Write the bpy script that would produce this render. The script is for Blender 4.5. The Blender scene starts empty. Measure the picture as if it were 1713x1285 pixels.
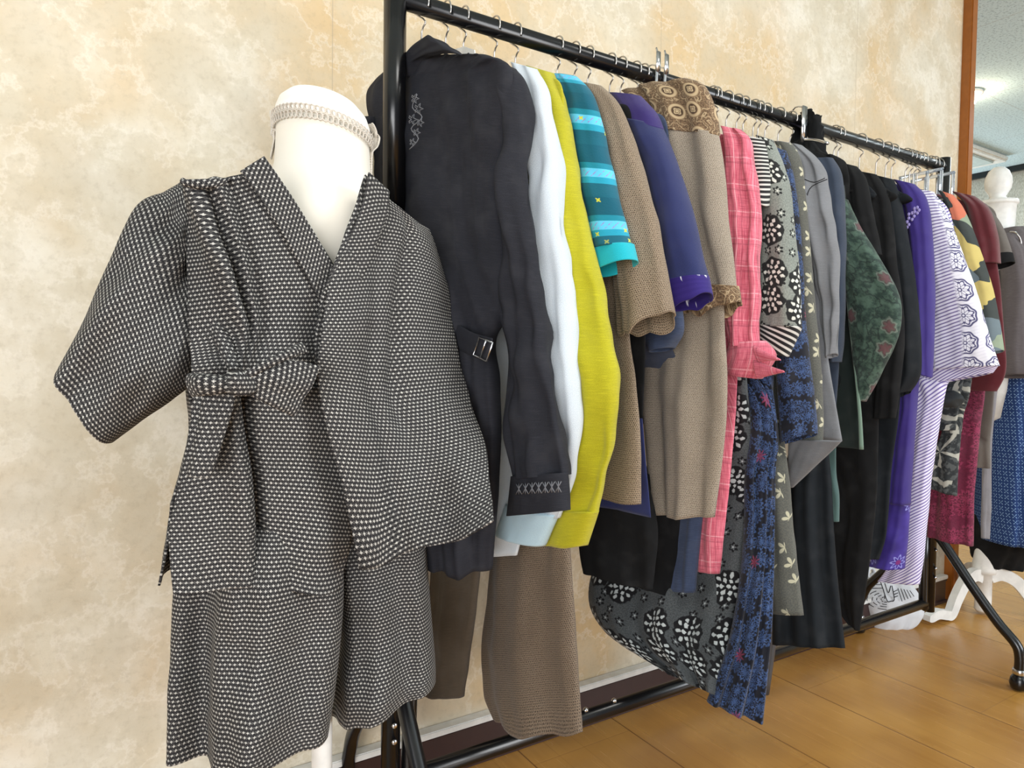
import bpy, bmesh, math, random
from mathutils import Vector, Matrix, noise
random.seed(7)
S = bpy.context.scene
COL = S.collection
# ---------------------------------------------------------------- camera
W_, H_ = 1713, 1285
CX, CY, FPX = W_/2, H_/2, 1145.0
YAW, PITCH, ROLL = math.radians(32.0), math.radians(-2.0), math.radians(0.7)
DW, HC, WR = 1.42, 0.963, 0.263        # camera to wall, camera height, rack to wall
_f = Vector((math.sin(YAW)*math.cos(PITCH), math.cos(YAW)*math.cos(PITCH), math.sin(PITCH)))
_r0 = Vector((math.cos(YAW), -math.sin(YAW), 0)); _u0 = _r0.cross(_f)
_r = _r0*math.cos(ROLL)+_u0*math.sin(ROLL); _u = -_r0*math.sin(ROLL)+_u0*math.cos(ROLL)
CAM = Vector((0, -DW, HC))
cd = bpy.data.cameras.new('camera'); cam = bpy.data.objects.new('camera', cd); COL.objects.link(cam)
cd.sensor_width = 36; cd.lens = FPX/W_*36; cd.clip_start = .02
_m = Matrix((_r, _u, -_f)).transposed().to_4x4(); _m.translation = CAM; cam.matrix_world = _m
S.camera = cam
# ---------------------------------------------------------------- light
S.view_settings.view_transform = 'Standard'; S.view_settings.look = 'None'
S.view_settings.gamma = 1; S.view_settings.use_curve_mapping = False
S.view_settings.exposure = 0.06
wd = bpy.data.worlds.new('world'); S.world = wd; wd.use_nodes = True
wd.node_tree.nodes['Background'].inputs[0].default_value = (.80, .88, 1.0, 1)
wd.node_tree.nodes['Background'].inputs[1].default_value = 0.24
def area(name, loc, target, sx, sy, power, col):
    l = bpy.data.lights.new(name, 'AREA'); l.shape = 'RECTANGLE'; l.size = sx; l.size_y = sy; l.energy = power; l.color = col
    o = bpy.data.objects.new(name, l); COL.objects.link(o); o.location = loc
    o.rotation_euler = (Vector(target)-Vector(loc)).to_track_quat('-Z', 'Y').to_euler(); return o
area('window_daylight', (3.4, -3.6, 1.5), (1.2, -.3, .9), 2.0, 1.6, 100, (.92, .96, 1.0))
area('low_wall_fill', (-1.5, -2.7, .95), (.2, -.1, .6), 1.8, 1.5, 78, (.98, .99, 1.0))  # added unseen fill, set low to brighten the lower wall like floor bounce
area('ceiling_lamp_panel', (1.0, -1.5, 2.45), (1.0, -.9, 0), 1.0, .6, 22, (1.0, .98, .94))
area('side_room_fill_low', (5.6, 2.6, 1.3), (4.2, .6, 2.0), 1.0, 1.4, 55, (.80, .93, 1.0))  # added fill, no window there; brightens the far room and its ceiling
area('side_room_fill_top', (4.9, 0.2, 2.44), (4.9, 0.2, 0), 1.2, 1.2, 42, (.84, .95, 1.0))  # added bluish fill for the side room, not an actual fitting
# ---------------------------------------------------------------- pixel -> place
def ray(px, py): return _r*((px-CX)/FPX) - _u*((py-CY)/FPX) + _f
def atX(px, py, X): r = ray(px, py); return CAM + r*(X/r.x)
def atY(px, py, Y): r = ray(px, py); return CAM + r*((Y+DW)/r.y)
def atZ(px, py, Z): r = ray(px, py); return CAM + r*((Z-HC)/r.z)
def atD(px, py, D): return CAM + ray(px, py)*D
# ---------------------------------------------------------------- objects
def link(name, bm, mat=None, parent=None, smooth=True):
    me = bpy.data.meshes.new(name); bm.to_mesh(me); bm.free()
    if smooth:
        for p in me.polygons: p.use_smooth = True
    if mat: me.materials.append(mat)
    o = bpy.data.objects.new(name, me); COL.objects.link(o)
    if parent:
        o.parent = parent; o.matrix_parent_inverse = Matrix.Translation(parent.location).inverted()
    return o
def tag(o, label, cat, group=None):
    o['label'] = label; o['category'] = cat
    if group: o['group'] = group
    return o
def thing(name, loc, label, cat, group=None):
    o = bpy.data.objects.new(name, None); COL.objects.link(o); o.location = loc; o.empty_display_size = .05
    return tag(o, label, cat, group)
def struct(o): o['kind'] = 'structure'; return o
def box(bm, x0, x1, y0, y1, z0, z1, bev=0):
    r = bmesh.ops.create_cube(bm, size=1)
    bmesh.ops.transform(bm, matrix=Matrix.Translation(((x0+x1)/2, (y0+y1)/2, (z0+z1)/2)) @ Matrix.Diagonal((x1-x0, y1-y0, z1-z0, 1)), verts=r['verts'])
    if bev: bmesh.ops.bevel(bm, geom=list({e for v in r['verts'] for e in v.link_edges}), offset=bev, segments=2, affect='EDGES')
def cr(p0, p1, p2, p3, t):
    return .5*((2*p1)+(p2-p0)*t+(2*p0-5*p1+4*p2-p3)*t*t+(3*p1-p0-3*p2+p3)*t*t*t)
def interp(vals, n, smooth=True):
    """n samples per span; vals list of tuples of Vector/float"""
    out = []; k = len(vals)
    for i in range(k-1):
        a, b = vals[max(i-1, 0)], vals[min(i+2, k-1)]
        for j in range(n):
            t = j/n
            out.append(tuple(cr(a[q], vals[i][q], vals[i+1][q], b[q], t) if smooth else vals[i][q]*(1-t)+vals[i+1][q]*t for q in range(len(vals[0]))))
    out.append(tuple(vals[-1])); return out
def tube(bm, pts, r, n=10, smooth=4, cap=True, closed=False):
    pts = [Vector(p) for p in pts]
    rs = r if isinstance(r, (list, tuple)) else [r]*len(pts)
    if smooth and len(pts) > 2 and not closed: s = interp([(p, q) for p, q in zip(pts, rs)], smooth)
    else: s = list(zip(pts, rs))
    P = [a for a, b in s]; rings = []; prev = None; N = len(P)
    for i, (p, rad) in enumerate(s):
        a = P[(i+1) % N] if (closed or i+1 < N) else P[i]; b = P[i-1] if (closed or i > 0) else P[i]
        t = (a-b).normalized()
        if prev is None:
            x = t.orthogonal().normalized()
        else:
            x = (prev-t*prev.dot(t)); x = x.normalized() if x.length > 1e-6 else t.orthogonal().normalized()
        prev = x; y = t.cross(x)
        rings.append([bm.verts.new(p+(x*math.cos(2*math.pi*k/n)+y*math.sin(2*math.pi*k/n))*rad) for k in range(n)])
    M_ = len(rings) if closed else len(rings)-1
    for i in range(M_):
        A, B = rings[i], rings[(i+1) % len(rings)]
        for k in range(n): bm.faces.new((A[k], A[(k+1) % n], B[(k+1) % n], B[k]))
    if cap and not closed:
        bm.faces.new(rings[0][::-1]); bm.faces.new(rings[-1])
def lathe(bm, prof, c, n=32, sx=1, sy=1, tilt=None):
    rings = []
    for r, z in prof:
        ring = []
        for k in range(n):
            v = Vector((r*sx*math.cos(2*math.pi*k/n), r*sy*math.sin(2*math.pi*k/n), z))
            if tilt: v = tilt(v)
            ring.append(bm.verts.new(Vector(c)+v))
        rings.append(ring)
    for A, B in zip(rings, rings[1:]):
        for k in range(n): bm.faces.new((A[k], A[(k+1) % n], B[(k+1) % n], B[k]))
    bm.faces.new(rings[0][::-1]); bm.faces.new(rings[-1])
# ---------------------------------------------------------------- cloth
def solid(o, t=.0022, off=-1):
    m = o.modifiers.new('thickness', 'SOLIDIFY'); m.thickness = t; m.offset = off; return o
def loft(name, st, mat, parent, nu=60, nv=11, fold=0., nf=3., ph=None, wr=.0025, top=True, bottom=False, drop=0., dropn=.12, shear=0., uvs=1., uvoff=None, foldtop=.25, sq=.85):
    """closed flattened tube through stations (L, R, thickness); L,R are Vectors."""
    ph = random.uniform(0, 6.28) if ph is None else ph
    s = interp([(a, b, t) for a, b, t in st], nv)
    bm = bmesh.new(); uvl = bm.loops.layers.uv.new('UVMap'); rings = []; uvr = []; v = 0; pc = None
    K = len(s); seed = Vector((ph*3.1, ph*1.7, ph))
    uo = uvoff or (random.random(), random.random())
    for i, (L, R, T) in enumerate(s):
        c = (L+R)/2; a = (R-L)/2
        c2 = (s[min(i+1, K-1)][0]+s[min(i+1, K-1)][1])/2; c1 = (s[max(i-1, 0)][0]+s[max(i-1, 0)][1])/2
        d = c2-c1; d = d.normalized() if d.length > 1e-6 else Vector((0, 0, -1))
        n = a.cross(d); n = n.normalized() if n.length > 1e-6 else Vector((1, 0, 0))
        if n.dot(CAM-c) < 0: n = -n
        if pc is not None: v += (c-pc).length
        pc = c; w = i/(K-1)
        fa = 1.25*fold*(foldtop+(1-foldtop)*w)*min(1, a.length/.05); dz = d
        ring = []; us = []
        for k in range(nu):
            th = 2*math.pi*k/nu - math.pi/2
            co, si = math.cos(th), math.sin(th)
            sg = 1 if si >= 0 else -1
            x = co; h = sg*abs(si)**sq
            p = c+a*x+n*(h*max(T, .004)/2)
            env = abs(si)**.6
            q = x*nf*1.6+ph+.55*math.sin(w*2.3+ph)+(1.9 if sg < 0 else 0)
            p += n*(fa*env*(math.sin(q)*.7+.35*math.sin(q*2.17+1+w*1.4)))
            if wr:
                nn = noise.noise(p*9+seed)+.5*noise.noise(p*23+seed)
                g = noise.noise(Vector((x*a.length*34, v*5.0, ph*2+sg*3)))+.6*noise.noise(Vector((x*a.length*70, v*9.0, ph*5+sg)))
                p += n*((nn*1.2+g*.8)*wr*2.4*env)
            if drop:
                e = max(0, (w-(1-dropn))/dropn); p.z -= drop*e*(1-x*x)+.25*drop*e*math.sin(x*7+ph)
            ring.append(bm.verts.new(p)); us.append(p.copy())
        rings.append(ring)
        # arc-length u from the face centre (k where th = +pi/2)
        kc = nu//2; u = [0]*(nu+1); 
        for k in range(kc+1, nu+1): u[k] = u[k-1]+(us[k % nu]-us[k-1]).length
        for k in range(kc-1, -1, -1): u[k] = u[k+1]-(us[k]-us[k+1]).length
        uvr.append([((q*uvs+uo[0]+shear*v), (uo[1]-v*uvs)) for q in u])
    for i in range(K-1):
        A, B = rings[i], rings[i+1]
        for k in range(nu):
            f = bm.faces.new((A[k], A[(k+1) % nu], B[(k+1) % nu], B[k]))
            uv = (uvr[i][k], uvr[i][k+1], uvr[i+1][k+1], uvr[i+1][k])
            for l, q in zip(f.loops, uv): l[uvl].uv = q
    for flag, rg, j in ((top, rings[0], 0), (bottom, rings[-1], -1)):
        if flag:
            f = bm.faces.new(rg)
            for k, l in enumerate(f.loops): l[uvl].uv = uvr[j][k]
    bmesh.ops.recalc_face_normals(bm, faces=bm.faces)
    o = link(name, bm, mat, parent)
    if not bottom: solid(o)
    return o
def patch(name, rows, mat, parent, nr=8, nc=8, t=.003, wr=.003, disp=None, rot=0., uo=(0, 0), seed=0.):
    """rows of Vectors -> smooth sheet with thickness"""
    n = len(rows[0])
    R = interp([tuple(r) for r in rows], nr)
    G = []
    for r in R: G.append([q[0] for q in interp([(p,) for p in r], nc)])
    bm = bmesh.new(); uvl = bm.loops.layers.uv.new('UVMap')
    H, Wd = len(G), len(G[0]); sd = Vector((seed, seed*2, 1))
    V = []
    # metric uv: u along rows from the middle column, v down the middle column
    mc = Wd//2; vv = [0]
    for i in range(1, H): vv.append(vv[-1]+(G[i][mc]-G[i-1][mc]).length)
    UV = []
    for i in range(H):
        u = [0]*Wd
        for j in range(mc+1, Wd): u[j] = u[j-1]+(G[i][j]-G[i][j-1]).length
        for j in range(mc-1, -1, -1): u[j] = u[j+1]-(G[i][j]-G[i][j+1]).length
        c_, s_ = math.cos(rot), math.sin(rot)
        UV.append([(a*c_-(-vv[i])*s_+uo[0], a*s_+(-vv[i])*c_+uo[1]) for a in u])
    for i in range(H):
        row = []
        for j in range(Wd):
            a = G[i][min(j+1, Wd-1)]-G[i][max(j-1, 0)]; b = G[min(i+1, H-1)][j]-G[max(i-1, 0)][j]
            nm = a.cross(b); nm = nm.normalized() if nm.length > 1e-9 else Vector((0, -1, 0))
            if nm.dot(CAM-G[i][j]) < 0: nm = -nm
            d = (noise.noise(G[i][j]*8+sd)+.5*noise.noise(G[i][j]*19+sd))*wr*2
            if disp: d += disp(j/(Wd-1), i/(H-1))
            row.append(bm.verts.new(G[i][j]+nm*d))
        V.append(row)
    for i in range(H-1):
        for j in range(Wd-1):
            f = bm.faces.new((V[i][j], V[i][j+1], V[i+1][j+1], V[i+1][j]))
            for l, q in zip(f.loops, (UV[i][j], UV[i][j+1], UV[i+1][j+1], UV[i+1][j])): l[uvl].uv = q
    f0 = bm.faces[:][len(bm.faces)//2] if False else None
    bm.faces.ensure_lookup_table(); f = bm.faces[len(bm.faces)//2]; f.normal_update()
    if f.normal.dot(CAM-f.calc_center_median()) < 0: bmesh.ops.reverse_faces(bm, faces=bm.faces[:])
    o = link(name, bm, mat, parent); solid(o, t); return o
# ---------------------------------------------------------------- node maths
def lin(c): return tuple(((x/255)/12.92 if x/255 <= .04045 else ((x/255+.055)/1.055)**2.4) for x in c)
class X_:
    def __init__(s, nt, sock): s.nt = nt; s.s = sock
    def m(s, op, *a):
        n = s.nt.nodes.new('ShaderNodeMath'); n.operation = op; s.nt.links.new(s.s, n.inputs[0])
        for i, q in enumerate(a):
            if isinstance(q, X_): s.nt.links.new(q.s, n.inputs[i+1])
            else: n.inputs[i+1].default_value = q
        return X_(s.nt, n.outputs[0])
    def __add__(s, o): return s.m('ADD', o)
    def __sub__(s, o): return s.m('SUBTRACT', o)
    def __mul__(s, o): return s.m('MULTIPLY', o)
    def __truediv__(s, o): return s.m('DIVIDE', o)
    __radd__ = __add__; __rmul__ = __mul__
    def inv(s): return (s*-1)+1
    def frac(s): return s.m('FRACT')
    def floor(s): return s.m('FLOOR')
    def sin(s): return s.m('SINE')
    def cos(s): return s.m('COSINE')
    def abs(s): return s.m('ABSOLUTE')
    def lt(s, e, w=.06):   # soft s < e
        n = s.nt.nodes.new('ShaderNodeMapRange'); n.interpolation_type = 'SMOOTHSTEP'
        s.nt.links.new(s.s, n.inputs[0]); 
        for i, q in ((1, e), (2, None)):
            pass
        if isinstance(e, X_):
            s.nt.links.new((e-w).s, n.inputs[1]); s.nt.links.new((e+w).s, n.inputs[2])
        else: n.inputs[1].default_value = e-w; n.inputs[2].default_value = e+w
        n.inputs[3].default_value = 1; n.inputs[4].default_value = 0
        return X_(s.nt, n.outputs[0])
    def gt(s, e, w=.06): return s.lt(e, w).inv()
class Mat:
    def __init__(s, name, rough=.85, metal=0., spec=.3, sheen=0.):
        s.m = bpy.data.materials.new(name); s.m.use_nodes = True; s.nt = s.m.node_tree
        s.b = s.nt.nodes['Principled BSDF']; s.b.inputs['Roughness'].default_value = rough
        s.b.inputs['Metallic'].default_value = metal; s.b.inputs['Specular IOR Level'].default_value = spec
        if sheen: s.b.inputs['Sheen Weight'].default_value = sheen
        s._uv = None
    def uv(s, which='UV'):
        if s._uv is None: s._uv = s.nt.nodes.new('ShaderNodeTexCoord')
        sp = s.nt.nodes.new('ShaderNodeSeparateXYZ'); s.nt.links.new(s._uv.outputs[which], sp.inputs[0])
        return X_(s.nt, sp.outputs[0]), X_(s.nt, sp.outputs[1]), X_(s.nt, sp.outputs[2])
    def vec(s, a, b, c=0.):
        n = s.nt.nodes.new('ShaderNodeCombineXYZ')
        for i, q in enumerate((a, b, c)):
            if isinstance(q, X_): s.nt.links.new(q.s, n.inputs[i])
            else: n.inputs[i].default_value = q
        return n.outputs[0]
    def noise(s, v, scale, detail=3, rough=.5):
        n = s.nt.nodes.new('ShaderNodeTexNoise'); n.inputs['Scale'].default_value = scale; n.inputs['Detail'].default_value = detail; n.inputs['Roughness'].default_value = rough
        s.nt.links.new(v, n.inputs['Vector']); return X_(s.nt, n.outputs['Fac'])
    def voro(s, v, scale, rnd=1., feat='F1'):
        n = s.nt.nodes.new('ShaderNodeTexVoronoi'); n.voronoi_dimensions = '2D'; n.feature = feat
        n.inputs['Scale'].default_value = scale; n.inputs['Randomness'].default_value = rnd; s.nt.links.new(v, n.inputs['Vector']); return n
    def cell(s, u, v, size, rnd):
        """local polar coordinates (r in cell units, angle, random) about scattered points"""
        vc = s.vec(u*(1/size), v*(1/size)); n = s.voro(vc, 1., rnd)
        d = s.nt.nodes.new('ShaderNodeVectorMath'); d.operation = 'SUBTRACT'; s.nt.links.new(vc, d.inputs[0]); s.nt.links.new(n.outputs['Position'], d.inputs[1])
        sp = s.nt.nodes.new('ShaderNodeSeparateXYZ'); s.nt.links.new(d.outputs[0], sp.inputs[0])
        x, y = X_(s.nt, sp.outputs[0]), X_(s.nt, sp.outputs[1])
        sc = s.nt.nodes.new('ShaderNodeSeparateColor'); s.nt.links.new(n.outputs['Color'], sc.inputs[0])
        return X_(s.nt, n.outputs['Distance']), y.m('ARCTAN2', x), X_(s.nt, sc.outputs[0])
    def mix(s, a, b, f):
        n = s.nt.nodes.new('ShaderNodeMix'); n.data_type = 'RGBA'
        for i, q in ((6, a), (7, b)):
            if isinstance(q, tuple): n.inputs[i].default_value = (*q, 1)
            else: s.nt.links.new(q, n.inputs[i])
        if isinstance(f, X_): s.nt.links.new(f.s, n.inputs[0])
        else: n.inputs[0].default_value = f
        return n.outputs[2]
    def ramp(s, f, stops, const=False):
        n = s.nt.nodes.new('ShaderNodeValToRGB'); e = n.color_ramp.elements; n.color_ramp.interpolation = 'CONSTANT' if const else 'LINEAR'
        while len(e) < len(stops): e.new(.5)
        for q, (p, c) in zip(e, stops): q.position = p; q.color = (*lin(c), 1)
        s.nt.links.new(f.s, n.inputs[0]); return n.outputs[0]
    def out(s, c, rough=None, bump=None, dist=.001, strength=.5):
        if isinstance(c, tuple): s.b.inputs['Base Color'].default_value = (*c, 1)
        else: s.nt.links.new(c, s.b.inputs['Base Color'])
        if isinstance(rough, X_): s.nt.links.new(rough.s, s.b.inputs['Roughness'])
        if bump is not None:
            n = s.nt.nodes.new('ShaderNodeBump'); n.inputs['Distance'].default_value = dist; n.inputs['Strength'].default_value = strength
            s.nt.links.new(bump.s, n.inputs['Height']); s.nt.links.new(n.outputs[0], s.b.inputs['Normal'])
        return s.m
def weave(M, u, v, p=.0011):
    a = (u*(6.283/p)).sin()*(v*(6.283/p)).sin(); n = M.noise(M.vec(u, v), 500, 2)
    return a*.5+n
def shade(M, c, u, v, amt=.25, sc=40):
    n = M.noise(M.vec(u, v), sc*.35, 3, .5); n = (n-.5)*(amt*2)
    f = n.m('MAXIMUM', 0.0).m('MINIMUM', 1.0); g = (n*-1).m('MAXIMUM', 0.0).m('MINIMUM', 1.0)
    return M.mix(M.mix(c, (1., 1., 1.), f*.08), (0., 0., 0.), g*.9)
def plain(name, c, amt=.2, rough=.85, sheen=.15, streak=0.):
    M = Mat(name, rough, sheen=sheen); u, v, _ = M.uv(); c = lin(c)
    col = shade(M, c, u, v, amt, 60)
    fine = M.noise(M.vec(u*1., v*1.), 900, 2)
    col = M.mix(col, tuple(min(1, x*1.6+.006) for x in c), fine.gt(.55, .1)*.45)
    if streak:
        st = M.noise(M.vec(u*40, v*900), 1, 2)
        col = M.mix(col, tuple(min(1, x*2.2+.01) for x in c), st.gt(.6, .1)*streak)
    return M.out(col, bump=weave(M, u, v), dist=.0006)
def specky(name, bg, dot, p=.0042, r=.32, lite=None):
    M = Mat(name, .85, sheen=.1); u, v, _ = M.uv()
    row = (v*(1/p)).floor(); uu = (u*(1/p)+(row*.5).frac()).frac()-.5; vv = (v*(1/p)).frac()-.5
    d = (uu*uu+vv*vv).m('SQRT'); n = M.noise(M.vec(u, v), 420, 3)
    col = shade(M, lin(bg), u, v, .22, 45)
    col = M.mix(col, lin(dot), (d+(n-.5)*.35).lt(r, .12))
    if lite:
        n2 = M.noise(M.vec(u+3., v), 700, 2); col = M.mix(col, lin(lite), n2.gt(.56, .06)*.7)
    return M.out(col, bump=d+n*.5, dist=.0006)
def motif(name, bg, dark, lite, size=.07):
    M = Mat(name, .85, sheen=.1); u, v, _ = M.uv()
    n = M.noise(M.vec(u, v), 300, 3); big = M.noise(M.vec(u, v), 28, 2)
    col = M.mix(lin(bg), lin(dark), n.gt(.5, .06)*.8)
    vine = (big*26).sin().abs().lt(.28, .1); col = M.mix(col, lin(lite), vine*.75)
    r, a, c = M.cell(u, v, size, .35)
    col = M.mix(col, lin(bg), r.lt(.33, .02)); col = M.mix(col, lin(lite), (r-.25).abs().lt(.045, .015))
    col = M.mix(col, lin(dark), r.lt(.185, .015)); sq = (a*4).cos()*.02+r
    col = M.mix(col, lin(lite), sq.lt(.125, .015)); col = M.mix(col, lin(dark), (sq-.07).abs().lt(.012, .008))
    return M.out(col, bump=n, dist=.0008)
def kimono(name='woven_kasuri_cotton', p=.0064):
    M = Mat(name, .85); u, v, _ = M.uv()
    q = p*.86
    row = (v*(1/q)).floor(); uu = (u*(1/p)+(row*.5).frac()).frac()-.5; vv = (v*(1/q)).frac()-.5
    n = M.noise(M.vec(u, v), 700, 2)
    d1 = (uu.abs()*1.5).m('MAXIMUM', vv.abs()*3.2); d2 = (uu.abs()*3.9).m('MAXIMUM', vv.abs()*1.25)
    d = d1.m('MINIMUM', d2)+(n-.5)*.45
    th = M.noise(M.vec(u*1.0, v*1.0), 60, 2)
    col = M.mix(lin((22, 22, 25)), lin((80, 78, 78)), (M.noise(M.vec(u*400, v*1500), 1, 2)).gt(.52, .08)*.5)
    ring = (((uu.abs()-.5)*(uu.abs()-.5)+vv*vv).m('SQRT')-.17).abs().lt(.055, .04)
    col = M.mix(col, lin((140, 138, 134)), ring*.45)
    col = M.mix(col, M.mix(lin((150, 148, 144)), lin((214, 212, 205)), th), d.lt(.35, .10))
    return M.out(col, bump=d.lt(.5, .2)+n*.5, dist=.0006)
def floral(name, bg, dark, lite, mid, size=.085, petals=10, small=True, gate=.35):
    M = Mat(name, .85, sheen=.1); u, v, _ = M.uv()
    n = M.noise(M.vec(u, v), 350, 3); col = M.mix(lin(bg), lin(mid), n.gt(.5, .08)*.55)
    col = shade(M, col, u, v, .3, 30)
    w = M.noise(M.vec(u, v), 60, 2)
    if small:
        r, a, c = M.cell(u+.013, v+.02, size*.5, .8)
        col = M.mix(col, lin(dark), (r+(a*6).cos()*.05).lt(.23, .03)); col = M.mix(col, lin(mid), (r+(a*5).cos()*.04).lt(.13, .03)); col = M.mix(col, lin(lite), r.lt(.05, .02)*.8)
    r, a, c = M.cell(u, v, size, .55)
    on = c.gt(gate, .01); r = r+(w-.5)*.22
    col = M.mix(col, lin(dark), (r+(a*7).cos()*.02).lt(.43, .015)*on)
    pet = (a*petals).cos()
    col = M.mix(col, lin(lite), ((r-.30).abs()-pet*.06).lt(.005, .02)*on*.9)
    col = M.mix(col, lin(lite), ((r-.165).abs()-(a*6).cos()*.035).lt(.022, .012)*on)
    col = M.mix(col, lin(lite), r.lt(.05, .015)*on)
    return M.out(col, bump=n, dist=.0006)
def dense(name, bg, fill, line, size=.028, accent=None):
    M = Mat(name, .8, sheen=.1); u, v, _ = M.uv()
    w = M.noise(M.vec(u, v), 45, 2)
    r, a, c = M.cell(u+(w*.02), v, size, .8)
    pet = (a*5+c*6).cos().abs()
    col = M.mix(lin(bg), lin(fill), (r-pet*.22).lt(.36, .05))
    col = M.mix(col, lin(line), ((r-pet*.2)-.16).abs().lt(.05, .03))
    n = M.noise(M.vec(u, v), 110, 3); col = M.mix(col, lin(line), (n-.5).abs().lt(.022, .02)*.8)
    col = shade(M, col, u, v, .5, 22)
    if accent:
        r2, a2, c2 = M.cell(u, v+.1, .16, .7); col = M.mix(col, lin(accent), ((a2*8).cos()*.03+r2).lt(.055, .02)*.6)
    return M.out(col, bump=n, dist=.0008)
def leaves(name, bg, leaf, size=.042, mid=None):
    M = Mat(name, .85, sheen=.1); u, v, _ = M.uv()
    n = M.noise(M.vec(u, v), 380, 3); col = M.mix(lin(bg), lin(mid or bg), n.gt(.5, .08)*.7); col = shade(M, col, u, v, .3, 30)
    r, a, c = M.cell(u, v, size, .6); w = (a*2.5+c*3).cos().abs()
    fan = (a+c*1.5-.8).cos()
    col = M.mix(col, lin(leaf), r.lt((w*.36).m('MULTIPLY', fan.gt(-.15, .2)), .03))
    return M.out(col, bump=n, dist=.0006)
def starleaf(name, bg, a1, a2, size=.11):
    M = Mat(name, .85); u, v, _ = M.uv(); r, a, c = M.cell(u, v, size, .7)
    w = M.noise(M.vec(u, v), 30, 2)
    ry = (a*5+w*4).cos(); n = M.noise(M.vec(u, v), 300, 2)
    col = M.mix(lin(bg), lin(a2), M.noise(M.vec(u, v), 70, 3).gt(.52, .04)*.8)
    col = M.mix(col, lin(a1), (ry-r*.6).gt(.45, .1)); return M.out(col, bump=n, dist=.0006)
def striped(name, a, b, p, ang=0., duty=.5, extra=None):
    M = Mat(name, .8, sheen=.1); u, v, _ = M.uv()
    t = u*(math.sin(ang)/p)+v*(math.cos(ang)/p); t = t.frac()
    col = M.mix(lin(a), lin(b), (t-.5).abs().lt(duty/2, .06))
    n = M.noise(M.vec(u, v), 500, 2)
    if extra: col = extra(M, col, u, v)
    return M.out(col, bump=n, dist=.0005)
def lace(M, col, u, v):
    r, a, c = M.cell(u, v, .072, .15)
    r2 = r+(a*8).cos()*.02
    on = ((r2-.40).abs().lt(.030, .014))
    on = on.m('MAXIMUM', (r2-.30+(a*8).cos()*.03).abs().lt(.028, .012)).m('MAXIMUM', (r-.2-(a*8).cos()*.09).abs().lt(.026, .012)).m('MAXIMUM', (r-.06).abs().lt(.02, .01))
    band = ((u+.018)*(1/.16)).frac(); band = (band-.5).abs().lt(.27, .04)
    col = M.mix(col, lin((236, 236, 246)), band*.9)
    return M.mix(col, lin((84, 82, 122)), on*band)
def teal():
    M = Mat('teal_banded_cotton', .8, sheen=.1); u, v, _ = M.uv()
    t = (v*(1/.105)).frac()
    col = M.ramp(t, [(0, (8, 92, 112)), (.26, (30, 150, 178)), (.38, (90, 190, 225)), (.55, (18, 128, 150)), (.66, (0, 84, 104))], True)
    n = M.noise(M.vec(u, v), 260, 2); col = M.mix(col, lin((150, 120, 190)), ((u*(1/.012)).frac()-.5+((v*(1/.012)).frac()-.5)).abs().lt(.09, .05)*((t-.46).abs().lt(.06, .02))*n.gt(.45, .05))
    r, a, c = M.cell(u, v, .05, .8); col = M.mix(col, lin((200, 200, 60)), (r+(a*4).cos()*.03).lt(.07, .02)*c.gt(.5, .01))
    col = shade(M, col, u, v, .2, 50); return M.out(col, bump=n, dist=.0006)
def pink():
    M = Mat('pink_checked_cotton', .85, sheen=.15); u, v, _ = M.uv()
    a = M.noise(M.vec(u*900, v*25), 1, 3); b = M.noise(M.vec(u*25, v*900), 1, 3)
    col = M.mix(lin((196, 88, 108)), lin((225, 132, 148)), a.gt(.52, .08)*.8); col = M.mix(col, lin((150, 52, 74)), b.gt(.6, .05)*.7); col = M.mix(col, lin((140, 48, 68)), a.lt(.36, .05)*.6)
    l1 = ((u*(1/.045)).frac()-.5).abs().lt(.022, .012); l2 = ((v*(1/.055)).frac()-.5).abs().lt(.02, .012)
    col = M.mix(col, lin((245, 200, 205)), l1.m('MAXIMUM', l2)*.4*a.gt(.4, .1))
    l3 = ((u*(1/.045)).frac()-.25).abs().lt(.03, .015); l4 = ((v*(1/.055)).frac()-.3).abs().lt(.03, .02)
    col = M.mix(col, lin((120, 40, 60)), l3.m('MAXIMUM', l4)*.3)
    return M.out(col, bump=a+b, dist=.0006)
def blocks(name, stops, size=.09):
    M = Mat(name, .8); u, v, _ = M.uv(); w = M.noise(M.vec(u, v), 14, 2)
    r, a, c = M.cell(u+w*.06, v+w*.06, size, .9); col = M.ramp(c, stops, True); return M.out(shade(M, col, u, v, .3, 60))
def sashiko(name, bg, dot):
    M = Mat(name, .85); u, v, _ = M.uv(); p = .022
    a, b = (u*(1/p)).frac()-.5, (v*(1/p)).frac()-.5
    d1 = ((a.abs()-b.abs()).abs()).lt(.07, .04); r = (a*a+b*b).m('SQRT'); msk = d1*(r-.33).abs().lt(.13, .03)
    msk = msk.m('MAXIMUM', r.lt(.07, .03)); col = shade(M, lin(bg), u, v, .3, 30)
    return M.out(M.mix(col, lin(dot), msk*.85))
def simple(name, c, rough=.5, metal=0., spec=.5, bumpn=0.):
    M = Mat(name, rough, metal, spec); 
    _, _, _ = (0, 0, 0); n = M.nt.nodes.new('ShaderNodeTexCoord')
    q = M.noise(n.outputs['Object'], 35, 3)
    col = M.mix(lin(c), tuple(x*.82 for x in lin(c)), q.gt(.5, .15)*.6)
    return M.out(col, bump=q if bumpn else None, dist=bumpn or .001)
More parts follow.
